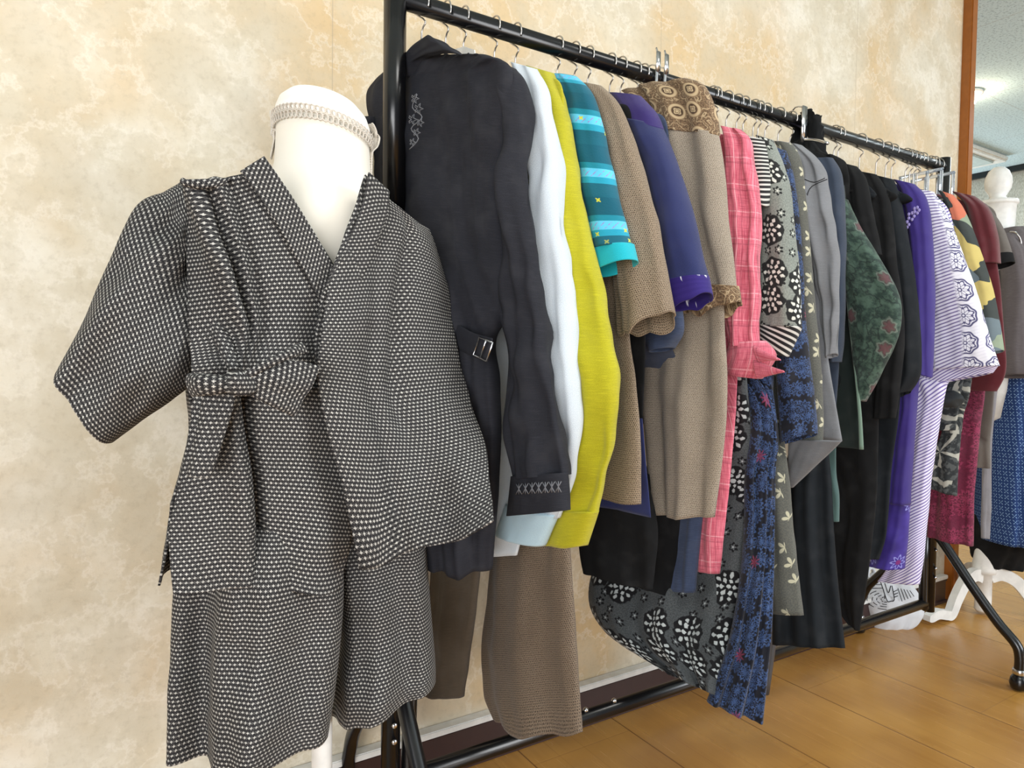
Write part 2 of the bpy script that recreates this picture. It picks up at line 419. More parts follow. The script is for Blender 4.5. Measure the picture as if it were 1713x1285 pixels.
# ================================================================ ROOM
def wallpaper():
    M = Mat('mottled_cream_wallpaper', .9, spec=.2); x, y, z = M.uv('Object')
    vc = M.vec(x, y*1., z); n1 = M.noise(vc, 1.5, 4, .55); n2 = M.noise(M.vec(x+4., y, z+2.), 4.5, 5, .6); n3 = M.noise(vc, 60, 4, .7); n4 = M.noise(M.vec(x+9., y, z), 9, 6, .65)
    col = M.ramp(n2, [(.34, (204, 192, 168)), (.47, (216, 208, 188)), (.58, (226, 220, 204)), (.72, (234, 230, 218))])
    col = M.mix(col, lin((206, 172, 118)), n1.gt(.56, .12)*.75)
    col = M.mix(col, lin((200, 190, 168)), n4.gt(.52, .14)*.5)
    col = M.mix(col, lin((240, 234, 222)), (n4-.47).abs().lt(.012, .022)*.35)
    col = M.mix(col, lin((160, 146, 120)), n3.gt(.58, .12)*.20)
    seam = (((x+.02)*(1/.92)).frac()-.5).abs().lt(.0012, .0008); col = M.mix(col, lin((176, 160, 138)), seam*.6)
    return M.out(col, bump=n3+n4*.6, dist=.0012)
WALLP = wallpaper()
bm = bmesh.new(); box(bm, -2.6, 3.0, 0, .12, 0, 2.5); struct(link('wall_left', bm, WALLP, smooth=False))
def farwall():
    M = Mat('grey_fabric_wallcover', .9); x, y, z = M.uv('Object'); n = M.noise(M.vec(x, y*3., z), 60, 4, .7)
    return M.out(M.mix(lin((164, 162, 150)), lin((198, 197, 186)), n.gt(.5, .12)), bump=n, dist=.001)
bm = bmesh.new(); box(bm, 6.08, 6.2, -3.2, 3.2, 0, 2.5); struct(link('wall_far', bm, farwall(), smooth=False))
bm = bmesh.new(); box(bm, 3.0, 6.2, 3.2, 3.3, 0, 2.5); struct(link('wall_side_room', bm, bpy.data.materials['grey_fabric_wallcover'], smooth=False))
def floormat():
    M = Mat('glossy_oak_planks', .22, spec=.5); x, y, z = M.uv('Object')
    p = .30; px = x*(1/p); row = px.floor(); fx = px.frac()
    off = (row*.37).frac(); sub = (x*(1/(p/4))).frac(); fy = ((y*(1/.9))+off).frac()
    tone = (((row*12.98)+((y*(1/.9))+off).floor()*7.1).sin()*43.7).frac()
    g = M.noise(M.vec(x*30, y*1.6, row), 1.6, 5, .6); g2 = M.noise(M.vec(x, y, z), 3.0, 3)
    col = M.mix(lin((156, 108, 48)), lin((196, 146, 74)), g); col = M.mix(col, lin((146, 96, 44)), tone*.35); col = M.mix(col, lin((206, 156, 80)), g2.gt(.55, .12)*.5)
    seam = (fx-.5).abs().gt(.494, .003).m('MAXIMUM', (fy-.5).abs().gt(.4985, .001)*.3)
    col = M.mix(col, lin((96, 58, 26)), seam*.7); fine = (sub-.5).abs().gt(.492, .004); col = M.mix(col, lin((110, 64, 28)), fine*.35)
    return M.out(col, rough=g*.12+.2, bump=seam*-1+g*.15, dist=.0012)
bm = bmesh.new(); box(bm, -2.6, 6.2, -4.2, 3.3, -.06, 0); struct(link('floor', bm, floormat(), smooth=False))
def ceilmat():
    M = Mat('flecked_ceiling_board', .9); x, y, z = M.uv('Object'); n = M.noise(M.vec(x, y, z), 90, 3, .7); l = ((x*(1/.91)+.2).frac()-.5).abs().gt(.497, .001).m('MAXIMUM', ((y*(1/.91)+.45).frac()-.5).abs().gt(.497, .001))
    col = M.mix(lin((196, 216, 222)), lin((132, 156, 166)), n.gt(.56, .04)*.6); return M.out(M.mix(col, lin((170, 180, 182)), l*.7), bump=n*-1, dist=.002)
bm = bmesh.new(); box(bm, -2.6, 6.2, -4.2, 3.3, 2.5, 2.56); struct(link('ceiling', bm, ceilmat(), smooth=False))
WHITEP = simple('white_paint', (232, 232, 228), .45)
BLACKM = simple('black_enamel', (14, 14, 16), .25, spec=.6)
DARKW = simple('dark_brown_board', (52, 30, 28), .4)
TRIMW = simple('orange_brown_varnished_wood', (158, 92, 30), .35)
CHROME = simple('bright_steel', (210, 210, 212), .22, 1.0)
WIRE = simple('hanger_wire_steel', (190, 186, 182), .3, 1.0)
bm = bmesh.new(); box(bm, -2.6, 2.97, -.022, -.001, 0, .094, .002); box(bm, -2.6, 2.97, -.030, -.001, .0, .012, .002); box(bm, -2.6, 2.97, -.027, -.001, .086, .096, .002)
bb = struct(link('baseboard_left', bm, DARKW, smooth=False))
bm = bmesh.new(); box(bm, -2.6, 2.97, -.030, -.001, .0965, .112, .002); struct(link('trim_1', bm, WHITEP, smooth=False))
bm = bmesh.new(); box(bm, 2.998, 3.04, -.035, .15, 0, 2.498, .004); struct(link('trim_2', bm, TRIMW, smooth=False))
bm = bmesh.new(); box(bm, 6.05, 6.079, -3.2, 3.19, 2.455, 2.499); struct(link('trim_3', bm, BLACKM, smooth=False))
bm = bmesh.new(); box(bm, 6.066, 6.079, -3.2, 3.19, 2.0, 2.012); struct(link('trim_4', bm, simple('grey_picture_rail', (120, 118, 110)), smooth=False))
# ceiling downlight and hatch
p = atZ(1618, 155, 2.5)
dl = thing('ceiling_downlight', (p.x, p.y, 2.5), 'small glowing warm white lamp on the pale blue ceiling', 'ceiling lamp')
bm = bmesh.new(); lathe(bm, [(.045, 0), (.075, -.002), (.078, -.012), (.06, -.016), (.045, -.014)], (p.x, p.y, 2.499), 28); link('ring', bm, WHITEP, dl)
M = Mat('lit_bulb'); M.b.inputs['Emission Color'].default_value = (1, .86, .6, 1); M.b.inputs['Emission Strength'].default_value = 22
bm = bmesh.new(); lathe(bm, [(.012, 0), (.045, -.006), (.052, -.028), (.042, -.052), (.012, -.062)], (p.x, p.y, 2.488), 24); link('bulb', bm, M.out((1, .9, .7)), dl)
pl = bpy.data.lights.new('downlight', 'POINT'); pl.energy = 3; pl.color = (1, .84, .6); pl.shadow_soft_size = .05
plo = bpy.data.objects.new('downlight', pl); COL.objects.link(plo); plo.location = (p.x, p.y, 2.36)
p = atZ(1640, 258, 2.5)
fx = thing('ceiling_light_fitting', (p.x, p.y, 2.5), 'unlit flat white fitting on the pale ceiling above the white post', 'ceiling light')
bm = bmesh.new(); box(bm, p.x-.5, p.x+.2, p.y-.1, p.y+.45, 2.455, 2.499, .012); link('housing', bm, WHITEP, fx, False)
bm = bmesh.new(); box(bm, p.x-.4, p.x+.1, p.y-.05, p.y+.38, 2.44, 2.456, .006); link('diffuser', bm, simple('pale_diffuser', (190, 205, 205), .5), fx, False)
# ================================================================ RACK
XN, XF, YR = .47, 2.35, -WR
rk = thing('garment_rack', (1.4, YR, 0), 'long black steel tube clothes rack on splayed legs along the cream wall', 'clothes rack')
bm = bmesh.new(); tube(bm, [(XN, YR, 1.6), (XF, YR, 1.6)], .0165, 20, 1); link('top_rail', bm, BLACKM, rk)
bm = bmesh.new(); tube(bm, [(XN, YR, .185), (XF-.03, YR, .185)], .0155, 20, 1); tube(bm, [(XF-.02, YR, .17), (XF-.035, YR, .2), (XF-.04, YR, .44)], .0135, 14, 2)
tube(bm, [(XN+.03, YR, .17), (XN+.035, YR, .2), (XN+.04, YR, .44)], .0135, 14, 2); link('bottom_rail', bm, BLACKM, rk)
for X in (XN, XF):
    bm = bmesh.new(); tube(bm, [(X, YR, .155), (X, YR, 1.22)], .0175, 20, 1); tube(bm, [(X, YR, 1.222), (X, YR, 1.628)], .0200, 20, 1)
    po = link('post', bm, BLACKM, rk)
    bm = bmesh.new(); tube(bm, [(X, YR, 1.205), (X, YR, 1.223)], .0225, 20, 1); link('collar', bm, BLACKM, po)
    for z in (.30, .36, .27):
        bm = bmesh.new(); lathe(bm, [(.004, 0), (.006, .002), (.004, .005)], (0, 0, 0), 10, tilt=lambda v, X=X, z=z: Vector((X-.0+v.x, YR-.0165-v.z, z+v.y))); link('screw', bm, CHROME, po)
    for sgn, reach in ((-1, .262), (1, .236)):
        bm = bmesh.new(); y1 = YR+sgn*reach
        tube(bm, [(X, YR+sgn*.012, .42), (X, YR+sgn*.05, .375), (X, YR+sgn*.13, .27), (X, YR+sgn*.20, .185), (X, y1-sgn*.012, .135), (X, y1, .10), (X, y1, .055)], .0145, 16, 6)
        lg = link('leg', bm, BLACKM, rk)
        bm = bmesh.new(); lathe(bm, [(.0165, .048), (.018, .05), (.018, .062), (.0165, .064)], (X, y1, 0), 20); link('ferrule', bm, CHROME, lg)
        bm = bmesh.new(); lathe(bm, [(.012, .002), (.021, .006), (.025, .02), (.022, .036), (.015, .048)], (X, y1, 0), 20); link('caster', bm, BLACKM, lg)
p0 = atX(1291, 1030, 1.42); p1 = atX(1277, 1158, 1.42)
bm = bmesh.new(); tube(bm, [(1.42, YR, .19), (1.42, (YR+p0.y)/2, .30), tuple(p0), tuple(p1)], .0145, 14, 4); link('leg', bm, simple('worn_grey_tube', (70, 72, 76), .4), rk)
for x in (.92, 1.0):
    bm = bmesh.new(); lathe(bm, [(.004, 0), (.0065, .002), (.0055, .006), (.002, .009)], (0, 0, 0), 12, tilt=lambda v, x=x: Vector((x+v.x, YR+v.y-.004, .200+v.z))); link('bolt', bm, CHROME, rk)
# ================================================================ HANGERS
HM = simple('black_hanger_plastic', (20, 20, 22), .4)
def make_hanger(x):
    t = thing('clothes_hanger', (x, YR, 1.6), 'x', 'hanger', 'clothes hangers on the top rail')
    pts = []
    r = .0215
    for k in range(11):
        a = math.radians(205-k*22.5); pts.append((x, YR+math.cos(a)*r, 1.6+math.sin(a)*r))
    pts += [(x, YR-.012, 1.568), (x, YR-.001, 1.553), (x, YR, 1.50), (x, YR, 1.462)]
    bm = bmesh.new(); tube(bm, pts, .00165, 8, 3); link('hook', bm, WIRE, t)
    bm = bmesh.new(); tube(bm, [(x, YR-.13, 1.415), (x, YR-.05, 1.446), (x, YR, 1.458), (x, YR+.05, 1.446), (x, YR+.13, 1.415)], .004, 8, 3)
    link('shoulder_bar', bm, HM, t); return t
HK = [(.521, 'holding the black embroidered shirt, first on the rail'), (.569, 'with its hook just behind the black shirt collar'), (.606, 'above the white neck card of the black shirt'),
 (.673, 'holding the pale grey shirt'), (.721, 'holding the mustard yellow shirt'), (.821, 'holding the teal banded shirt'), (.864, 'holding the first brown flecked short sleeved shirt'), (.90, 'over the dark neck behind the brown shirt'),
 (.96, 'holding the navy short sleeved shirt'), (.99, 'just behind the navy shirt hanger'), (1.031, 'just before the paired steel clips'), (1.054, 'touching the paired steel clips')]
H0 = make_hanger(HK[0][0]); H0['label'] = 'steel hook hanger '+HK[0][1]
H0.rotation_euler.z = math.radians(11)
def copy_tree(o, dx):
    c = o.copy(); COL.objects.link(c); c.location.x += dx; c.rotation_euler.z = 0
    for ch in list(o.children):
        q = ch.copy(); COL.objects.link(q); q.parent = c; q.matrix_parent_inverse = ch.matrix_parent_inverse.copy()
    return c
for x, l in HK[1:]:
    c = copy_tree(H0, x-H0.location.x); c['label'] = 'steel hook hanger '+l
HK2 = [(1.274, 'half hidden behind the brown tunic top'), (1.286, 'second past the brown tunic top'), (1.326, 'holding the pink checked shirt'), (1.363, 'holding the ribbed black and white top'), (1.387, 'holding the grey floral jacket'), (1.425, 'first of a close pair over the black neckband'),
 (1.443, 'second of a close pair over the black neckband'), (1.47, 'holding the blue floral dress'), (1.522, 'holding the brown grey leaf print dress'), (1.571, 'holding the plain grey jacket beside the steel clip bar')]
HK3 = [(1.762, 'first past the black frilled scarf'), (1.781, 'second past the black frilled scarf'), (1.885, 'standing alone over the black dresses'), (1.969, 'left of three over the purple dress'), (2.019, 'middle of three over the purple dress'), (2.051, 'right of three over the purple dress'),
 (2.126, 'first of four in front of the clear plastic hangers'), (2.150, 'second of four in front of the clear plastic hangers'), (2.172, 'third of four in front of the clear plastic hangers'), (2.194, 'fourth of four in front of the clear plastic hangers'), (2.264, 'next to last before the far post'), (2.312, 'last before the far post')]
for x, l in HK2+HK3:
    c = copy_tree(H0, x-H0.location.x); c['label'] = 'steel hook hanger '+l
# clip hangers
for x, px, lab in ((1.075, 0, 'first upright steel clip of the pair before the brown tunic'), (1.10, 0, 'second upright steel clip of the pair before the brown tunic')):
    t = thing('clip_hanger', (x, YR, 1.6), lab, 'clip hanger', 'steel clip hangers')
    bm = bmesh.new(); tube(bm, [(x, YR-.02, 1.655), (x, YR-.026, 1.63), (x, YR-.022, 1.60), (x, YR-.02, 1.54), (x, YR-.02, 1.475)], [.002, .003, .004, .004, .003], 8, 3)
    box(bm, x-.006, x+.006, YR-.03, YR-.024, 1.60, 1.645, .002); link('clip_body', bm, CHROME, t)
    bm = bmesh.new(); tube(bm, [(x, YR-.021, 1.58), (x, YR-.022, 1.612), (x, YR, 1.6235), (x, YR+.021, 1.608), (x, YR+.018, 1.588)], .0018, 8, 3); link('hook', bm, CHROME, t)
x = 1.59
t = thing('clip_hanger', (x, YR, 1.6), 'bright steel clip bar hooked on the rail left of the black frilled scarf', 'clip hanger', 'steel clip hangers')
bm = bmesh.new(); box(bm, x-.008, x+.012, YR-.030, YR-.024, 1.535, 1.632, .002); link('clip_body', bm, CHROME, t)
bm = bmesh.new(); tube(bm, [(x, YR-.026, 1.545), (x-.03, YR-.08, 1.525), (x-.05, YR-.13, 1.50)], .004, 8, 3); tube(bm, [(x, YR-.028, 1.628), (x, YR, 1.636), (x, YR+.024, 1.61)], .002, 8, 3); link('arm', bm, CHROME, t)
# clear plastic hangers
CLEAR = bpy.data.materials.new('clear_plastic'); CLEAR.use_nodes = True
b = CLEAR.node_tree.nodes['Principled BSDF']; b.inputs['Transmission Weight'].default_value = .8; b.inputs['Roughness'].default_value = .12; b.inputs['Base Color'].default_value = (.85, .92, 1, 1); b.inputs['IOR'].default_value = 1.2
for x, lab in ((2.215, 'clear plastic hanger with a wide frame near the far post'), (2.285, 'clear plastic hanger with a wide frame closest to the far post')):
    t = thing('clear_hanger', (x, YR, 1.6), lab, 'hanger', 'clear plastic hangers by the far post')
    bm = bmesh.new()
    for y in (-.062, -.02, .02, .062): box(bm, x-.003, x+.003, YR+y-.004, YR+y+.004, 1.475, 1.562, .001)
    for z in (1.475, 1.555): box(bm, x-.004, x+.004, YR-.066, YR+.066, z, z+.009, .001)
    link('frame', bm, CLEAR, t)
    bm = bmesh.new(); tube(bm, [(x, YR-.021, 1.59), (x, YR-.018, 1.615), (x, YR, 1.6225), (x, YR+.021, 1.605), (x, YR+.012, 1.58), (x, YR, 1.566)], .0017, 8, 3); link('hook', bm, WIRE, t)
# ================================================================ GARMENTS ON THE RACK
def P2(X, p): return atX(p[0], p[1], X)
def ST(X, pairs, t):
    """pairs: ((lx,ly)|None, (rx,ry)) ; None mirrors about the rail; X scalar or (XL,XR)"""
    out = []; n = len(pairs)
    for i, pr in enumerate(pairs):
        l, r = pr[0], pr[1]; XX = pr[2] if len(pr) > 2 else X
        XL, XR = XX if isinstance(XX, tuple) else (XX, XX)
        R = P2(XR, r)
        if l is None:
            L = R.copy(); L.x = XL; L.y = min(-.04, 2*YR-R.y)
        elif isinstance(l, (int, float)):   # width in metres towards the wall
            L = R.copy(); L.x = XL; L.y = min(-.035, R.y+l)
        else: L = P2(XL, l)
        L.y = min(L.y, -.032)
        tt = t[i] if isinstance(t, (list, tuple)) else t
        out.append((L, R, tt))
    return out
def top_st(X, sh, hw=.205, zc=1.474):
    """neck + shoulder stations in world space ending at shoulder height sh"""
    return [(Vector((X, YR+.055, zc)), Vector((X, YR-.055, zc)), .02), (Vector((X, YR+.10, zc-.010)), Vector((X, YR-.10, zc-.010)), .028), (Vector((X, YR+hw, sh)), Vector((X, YR-hw, sh)), .032)]
def mirror_sleeve(st, dx=0.):
    out = []
    for L, R, t in st:
        a, b = R.copy(), L.copy(); a.y = min(-.036, 2*YR-R.y); b.y = min(-.05, 2*YR-L.y)
        if a.y-b.y < .03: b.y = a.y-.06
        a.x += dx; b.x += dx; out.append((b, a, t))
    return out
def garment(name, X, label, cat, group=None): return thing(name, (X, YR, 1.47), label, cat, group)
T_ = .036
# ---- A black embroidered linen shirt
LIN = plain('black_linen', (32, 33, 40), .3, .85, 0, streak=.3)
A = garment('long_sleeved_shirt', .56, 'black linen shirt with grey chest embroidery and a buckled waist tab', 'shirt')
st = ST((.485, .572), [((700, 92), (795, 90), (.515, .535)), ((662, 106), (822, 96), (.50, .55)), ((618, 150), (856, 118)), ((622, 210), (850, 190)), ((630, 300), (838, 300)), ((640, 420), (846, 430)),
     ((672, 520), (846, 520)), ((690, 575), (828, 575)), ((695, 650), (836, 650)), ((700, 800), (834, 800)), ((712, 945), (824, 948))], [.02, .03, .04, .05, .055, .055, .05, .045, .05, .05, .05])
loft('body', st, LIN, A, fold=.009, nf=4.2, ph=1.2, drop=.012, nu=80, wr=.005)
sl = ST(.585, [((836, 104), (858, 116)), ((846, 150), (870, 152)), ((843, 300), (882, 300)), ((846, 440), (897, 450)), ((850, 560), (913, 580)), ((856, 680), (928, 680)), ((862, 765), (939, 760)), ((864, 800), (943, 795))], [.03, .045, .05, .055, .055, .05, .05, .048])
loft('sleeve', sl, LIN, A, fold=.009, nf=2.8, ph=.4, wr=.006)
cf = ST(.585, [((863, 796), (943, 791)), ((860, 830), (946, 826)), ((855, 862), (948, 854))], [.05, .054, .054]); cuff = loft('cuff', cf, LIN, A, wr=.001)
sl2 = [(Vector((.475, -.10, 1.425)), Vector((.475, -.15, 1.425)), .03), (Vector((.455, -.04, 1.36)), Vector((.455, -.14, 1.36)), .05), (Vector((.45, -.035, 1.2)), Vector((.45, -.14, 1.2)), .055), (Vector((.45, -.035, 1.0)), Vector((.45, -.14, 1.0)), .055), (Vector((.45, -.035, .8)), Vector((.45, -.13, .8)), .05)]
loft('sleeve', sl2, LIN, A, fold=.005, nf=2)
# stand collar
def collar(parent, mat, X, hw, z0, z1, open_front=True, tx=.035, y0=YR, n=30, dip=.03):
    bm = bmesh.new(); uvl = bm.loops.layers.uv.new('UVMap'); cols = []
    for k in range(n+1):
        a = math.radians(-65+310*k/n); e = (1+math.sin(a))/2
        x = X+math.sin(a)*tx; y = y0+math.cos(a)*hw
        cols.append([(bm.verts.new((x+math.sin(a)*o*.012, y+math.cos(a)*o*.02, z0+(z1-z0)*h-dip*(1-e)*.8+.0*h)), (k*.012, h*.04)) for h, o in ((0, 1.1), (.35, .55), (.7, .15), (1, .25))])
    for p, q in zip(cols, cols[1:]):
        for i in range(3):
            f = bm.faces.new((p[i][0], q[i][0], q[i+1][0], p[i+1][0]))
            for l, w in zip(f.loops, (p[i], q[i], q[i+1], p[i+1])): l[uvl].uv = w[1]
    o = link('collar', bm, mat, parent); solid(o, .004, 0); return o
cc = ST((.49, .51), [((664, 128), (700, 128)), ((672, 100), (722, 96)), ((690, 76), (752, 88)), ((716, 58), (772, 92))], [.012, .016, .018, .012]); loft('collar_flap', cc, LIN, A, bottom=True, wr=.002)
bm = bmesh.new(); pp = [atX(q[0], q[1], .60) for q in ((758, 84), (778, 78), (795, 84), (796, 94), (762, 93))]
vs = [bm.verts.new(p) for p in pp]; bm.faces.new(vs); o = link('neck_card', bm, WHITEP, A, False); solid(o, .002)
# embroidery on the chest (raised thread)
THR = simple('grey_thread', (112, 114, 120), .7)
def facex(px, py, X): return atX(px, py, X)
def surfA(px, py):   # body near face
    t = max(0, min(1, (px-630)/(845-630))); return atX(px, py, .485+.087*t-.034*math.sqrt(max(.02, 1-(2*t-1)**2))-.008)
bm = bmesh.new()
for cx_, cy_, r_ in ((694, 165, 9), (700, 182, 10), (690, 200, 10), (703, 205, 8), (697, 222, 8), (690, 238, 7)):
    pts = []
    for k in range(16):
        a = 2*math.pi*k/16; rr = r_*(.62+.38*math.cos(5*a)); pts.append(surfA(cx_+rr*math.cos(a)*.8, cy_+rr*math.sin(a)))
    tube(bm, pts, .0008, 5, closed=True)
tube(bm, [surfA(x_, y_) for x_, y_ in ((698, 158), (690, 180), (706, 196), (688, 215), (700, 232), (685, 250))], .0009, 5, 4)
link('embroidery', bm, THR, A)
bm = bmesh.new()
for k in range(7):
    x_ = 868+k*11; y_ = 818-k*.6
    for dx in (-5, 0, 5):
        tube(bm, [atX(x_-dx, y_-9, .556), atX(x_, y_, .553), atX(x_+dx, y_+9, .556)], .0007, 5, 2)
link('embroidery', bm, THR, cuff)
tb = ST(.520, [((748, 535), (752, 570)), ((770, 545), (768, 585)), ((795, 558), (790, 596)), ((824, 566), (812, 606))], .006); loft('waist_tab', tb, LIN, A, wr=.001, bottom=True)
bm = bmesh.new(); tube(bm, [atX(a_, b_, .512) for a_, b_ in ((802, 564), (824, 574), (814, 604), (792, 594))], .0016, 8, closed=True); tube(bm, [atX(813, 569, .511), atX(803, 599, .511)], .0012, 8, 1); link('buckle', bm, CHROME, A)
# ---- B pale grey shirt
GRY = plain('pale_grey_cotton', (196, 205, 214), .12, .85, .2)
B = garment('long_sleeved_shirt', .645, 'pale grey long sleeved shirt between the black linen shirt and the mustard yellow shirt', 'shirt')
loft('body', top_st(.645, 1.435, .19)+ST(.655, [(None, (882, 300)), (None, (898, 450)), (None, (902, 600)), (None, (888, 790)), (None, (862, 932))], T_), GRY, B, fold=.008, nf=4, drop=.01)
sb = ST(.642, [((864, 106), (892, 114)), ((874, 150), (912, 153)), ((886, 260), (926, 262)), ((895, 400), (941, 402)), ((903, 550), (956, 552)), ((910, 650), (967, 655)), ((905, 730), (966, 722)), ((882, 790), (954, 800)), ((852, 845), (930, 868))], [.03, .04, .05, .055, .055, .055, .05, .05, .048])
loft('sleeve', sb, GRY, B, fold=.008, nf=2.6, ph=2., wr=.005)
loft('cuff', ST(.642, [((852, 842), (930, 862)), ((834, 892), (908, 914))], .052), plain('pale_blue_grey_cotton', (176, 204, 220), .12), B, wr=.001)
loft('sleeve', mirror_sleeve(sb), GRY, B, fold=.004)
# ---- C mustard shirt
MUS = plain('mustard_yellow_linen', (168, 162, 18), .25, .8, .15, streak=.25)
C_ = garment('long_sleeved_shirt', .69, 'mustard yellow long sleeved shirt between the pale grey and the teal banded shirt', 'shirt')
loft('body', top_st(.695, 1.435, .19)+ST(.70, [(None, (945, 300)), (None, (968, 450)), (None, (985, 560)), (None, (975, 700)), (None, (950, 830)), (None, (922, 912))], T_), MUS, C_, fold=.008, nf=4, drop=.02)
sc_ = ST(.69, [((890, 112), (918, 120)), ((904, 160), (936, 165)), ((922, 270), (957, 268)), ((932, 400), (981, 400)), ((945, 500), (1003, 498)), ((952, 570), (1021, 575)), ((962, 640), (1031, 645)), ((950, 725), (1022, 728)), ((930, 800), (1002, 815)), ((916, 850), (995, 860))], [.03, .04, .05, .055, .055, .055, .06, .055, .05, .05])
loft('sleeve', sc_, MUS, C_, fold=.008, nf=2.8, ph=.3, wr=.005)
loft('cuff', ST(.69, [((914, 848), (996, 856)), ((896, 900), (978, 914))], .056), MUS, C_, wr=.001, drop=.004)
loft('sleeve', mirror_sleeve(sc_), MUS, C_, fold=.004)
# ---- D teal
TEA = teal()
D_ = garment('short_sleeved_shirt', .75, 'teal and sky blue banded short sleeved shirt with a turquoise cuff', 'shirt')
loft('body', top_st(.755, 1.425, .19)+ST(.765, [(None, (990, 260)), (None, (1000, 420)), (None, (1008, 560)), (None, (1000, 700)), (None, (985, 800))], T_), TEA, D_, fold=.006, nf=4)
sd = ST(.75, [((928, 126), (962, 127)), ((946, 165), (990, 165)), ((958, 260), (1011, 258)), ((976, 345), (1032, 340)), ((992, 425), (1050, 408))], [.03, .045, .055, .06, .06]); loft('sleeve', sd, TEA, D_, fold=.005, nf=2, ph=1)
loft('cuff', ST(.75, [((990, 424), (1051, 406)), ((999, 464), (1058, 434))], .064), plain('bright_turquoise_band', (20, 172, 188), .1), D_, wr=.001)
loft('sleeve', mirror_sleeve(sd), TEA, D_, fold=.004)
# ---- E brown flecked shirt
BRN = specky('brown_flecked_tsumugi', (134, 116, 96), (58, 46, 36), .0036, .34, (176, 160, 138))
E_ = garment('short_sleeved_shirt', .82, 'brown flecked short sleeved shirt between the teal shirt and the navy shirt', 'shirt')
loft('body', top_st(.825, 1.425, .19)+ST(.83, [(None, (1030, 260)), (None, (1042, 420)), (None, (1052, 560)), (None, (1062, 640)), (None, (1071, 750)), (None, (1071, 842))], T_), BRN, E_, fold=.008, nf=4.5, drop=.012)
se = ST(.815, [((975, 140), (1004, 143)), ((992, 180), (1032, 176)), ((1010, 260), (1061, 255)), ((1022, 360), (1093, 360)), ((1032, 450), (1109, 445)), ((1042, 555), (1123, 516))], [.03, .045, .055, .065, .07, .075]); loft('sleeve', se, BRN, E_, fold=.009, nf=2.6, ph=.9, drop=.02, dropn=.2)
loft('sleeve', mirror_sleeve(se), BRN, E_, fold=.004)
collar(E_, BRN, .82, .058, 1.452, 1.492)
# dark garment neck behind E
K1 = garment('black_pullover', .885, 'black pullover showing only its rounded neck behind the brown flecked shirt', 'pullover')
BLK = plain('black_cotton', (10, 11, 13), .25, .95, 0)
DBK = plain('blue_black_crepe', (17, 22, 27), .3, .9, 0, streak=.1)
loft('body', top_st(.88, 1.42, .17)+ST(.875, [(None, (1075, 420)), (None, (1080, 560)), (None, (1075, 700))], .02), BLK, K1, fold=.003)
collar(K1, BLK, .89, .05, 1.462, 1.492)
# ---- F navy
NAV = plain('navy_cotton', (34, 42, 88), .2, .85, .15); PUR = plain('purple_navy_cotton', (42, 26, 96), .2)
F_ = garment('short_sleeved_shirt', .905, 'navy short sleeved shirt with purple yoke and white brush strokes on its cuff', 'shirt')
loft('body', top_st(.912, 1.43, .19)+ST(.915, [(None, (1085, 300)), (None, (1080, 450)), (None, (1070, 600)), (None, (1078, 740)), (None, (1089, 866))], T_), NAV, F_, fold=.007, nf=4)
loft('yoke', ST(.905, [((1022, 156), (1070, 160)), ((1038, 176), (1092, 186)), ((1052, 205), (1103, 214))], [.034, .052, .062]), PUR, F_, wr=.001)
sf = ST(.905, [((1050, 200), (1100, 208)), ((1072, 262), (1123, 262)), ((1088, 350), (1152, 350)), ((1104, 430), (1170, 430)), ((1112, 478), (1177, 462))], [.055, .06, .062, .064, .066]); loft('sleeve', sf, NAV, F_, fold=.004, nf=1.6, ph=.2)
def strokes(M, col, u, v):
    n = M.noise(M.vec(u*90, v*22), 1, 2); m = M.noise(M.vec(u, v), 22, 1); return M.mix(col, lin((230, 230, 245)), n.gt(.62, .03)*m.gt(.52, .03))
loft('cuff', ST(.905, [((1111, 476), (1178, 460)), ((1124, 520), (1184, 490))], .068), striped('purple_cuff_with_white_strokes', (40, 24, 104), (44, 28, 108), .01, extra=strokes), F_, wr=.001, drop=.008, dropn=.5)
loft('sleeve', mirror_sleeve(sf), NAV, F_, fold=.004)
# ---- F2 denim
DEN = plain('indigo_denim', (54, 66, 92), .35, .85, .1, streak=.4)
F2 = garment('denim_dress', .97, 'blue grey denim dress with a narrow hem strip showing left of the pink shirt', 'dress')
loft('body', top_st(.965, 1.42, .17)+ST(.965, [(None, (1120, 420)), (None, (1118, 560)), (.3, (1150, 640), 1.08), ((1120, 760), (1180, 770), 1.085), ((1126, 880), (1172, 880), 1.085), ((1122, 988), (1160, 992), 1.08)], [.03, .03, .03, .03, .03, .03]), DEN, F2, fold=.003)
loft('sleeve', ST(.95, [((1068, 470), (1130, 470)), ((1078, 548), (1140, 545)), ((1092, 590), (1120, 582))], .05), DEN, F2)
# ---- G brown tunic
MOT = motif('brown_arabesque_print', (128, 104, 78), (74, 56, 40), (184, 162, 128), .062)
BEI = specky('beige_dotted_cotton', (150, 138, 122), (78, 68, 60), .0034, .30, (188, 178, 162))
G_ = garment('patterned_tunic', 1.04, 'brown tunic with a round-motif printed yoke, hung high over the rail', 'tunic')
loft('yoke', ST(1.02, [((1040, 152), (1150, 131)), ((1052, 162), (1176, 142)), ((1068, 182), (1193, 182)), ((1082, 220), (1200, 226))], [.03, .05, .07, .08]), MOT, G_, fold=.012, nf=4, ph=1.1, foldtop=.6)
sg = ST(1.02, [((1080, 216), (1199, 222)), ((1085, 280), (1209, 280)), ((1096, 360), (1216, 360)), ((1118, 440), (1227, 440)), ((1136, 478), (1231, 480))], [.078, .08, .075, .07, .068]); loft('sleeve', sg, BEI, G_, fold=.014, nf=3.6, ph=1.1, foldtop=.8, nu=60)
loft('cuff', ST(1.02, [((1134, 476), (1232, 478)), ((1148, 515), (1237, 500))], .07), MOT, G_, fold=.006, ph=1.1, drop=.022, dropn=.5, wr=.001)
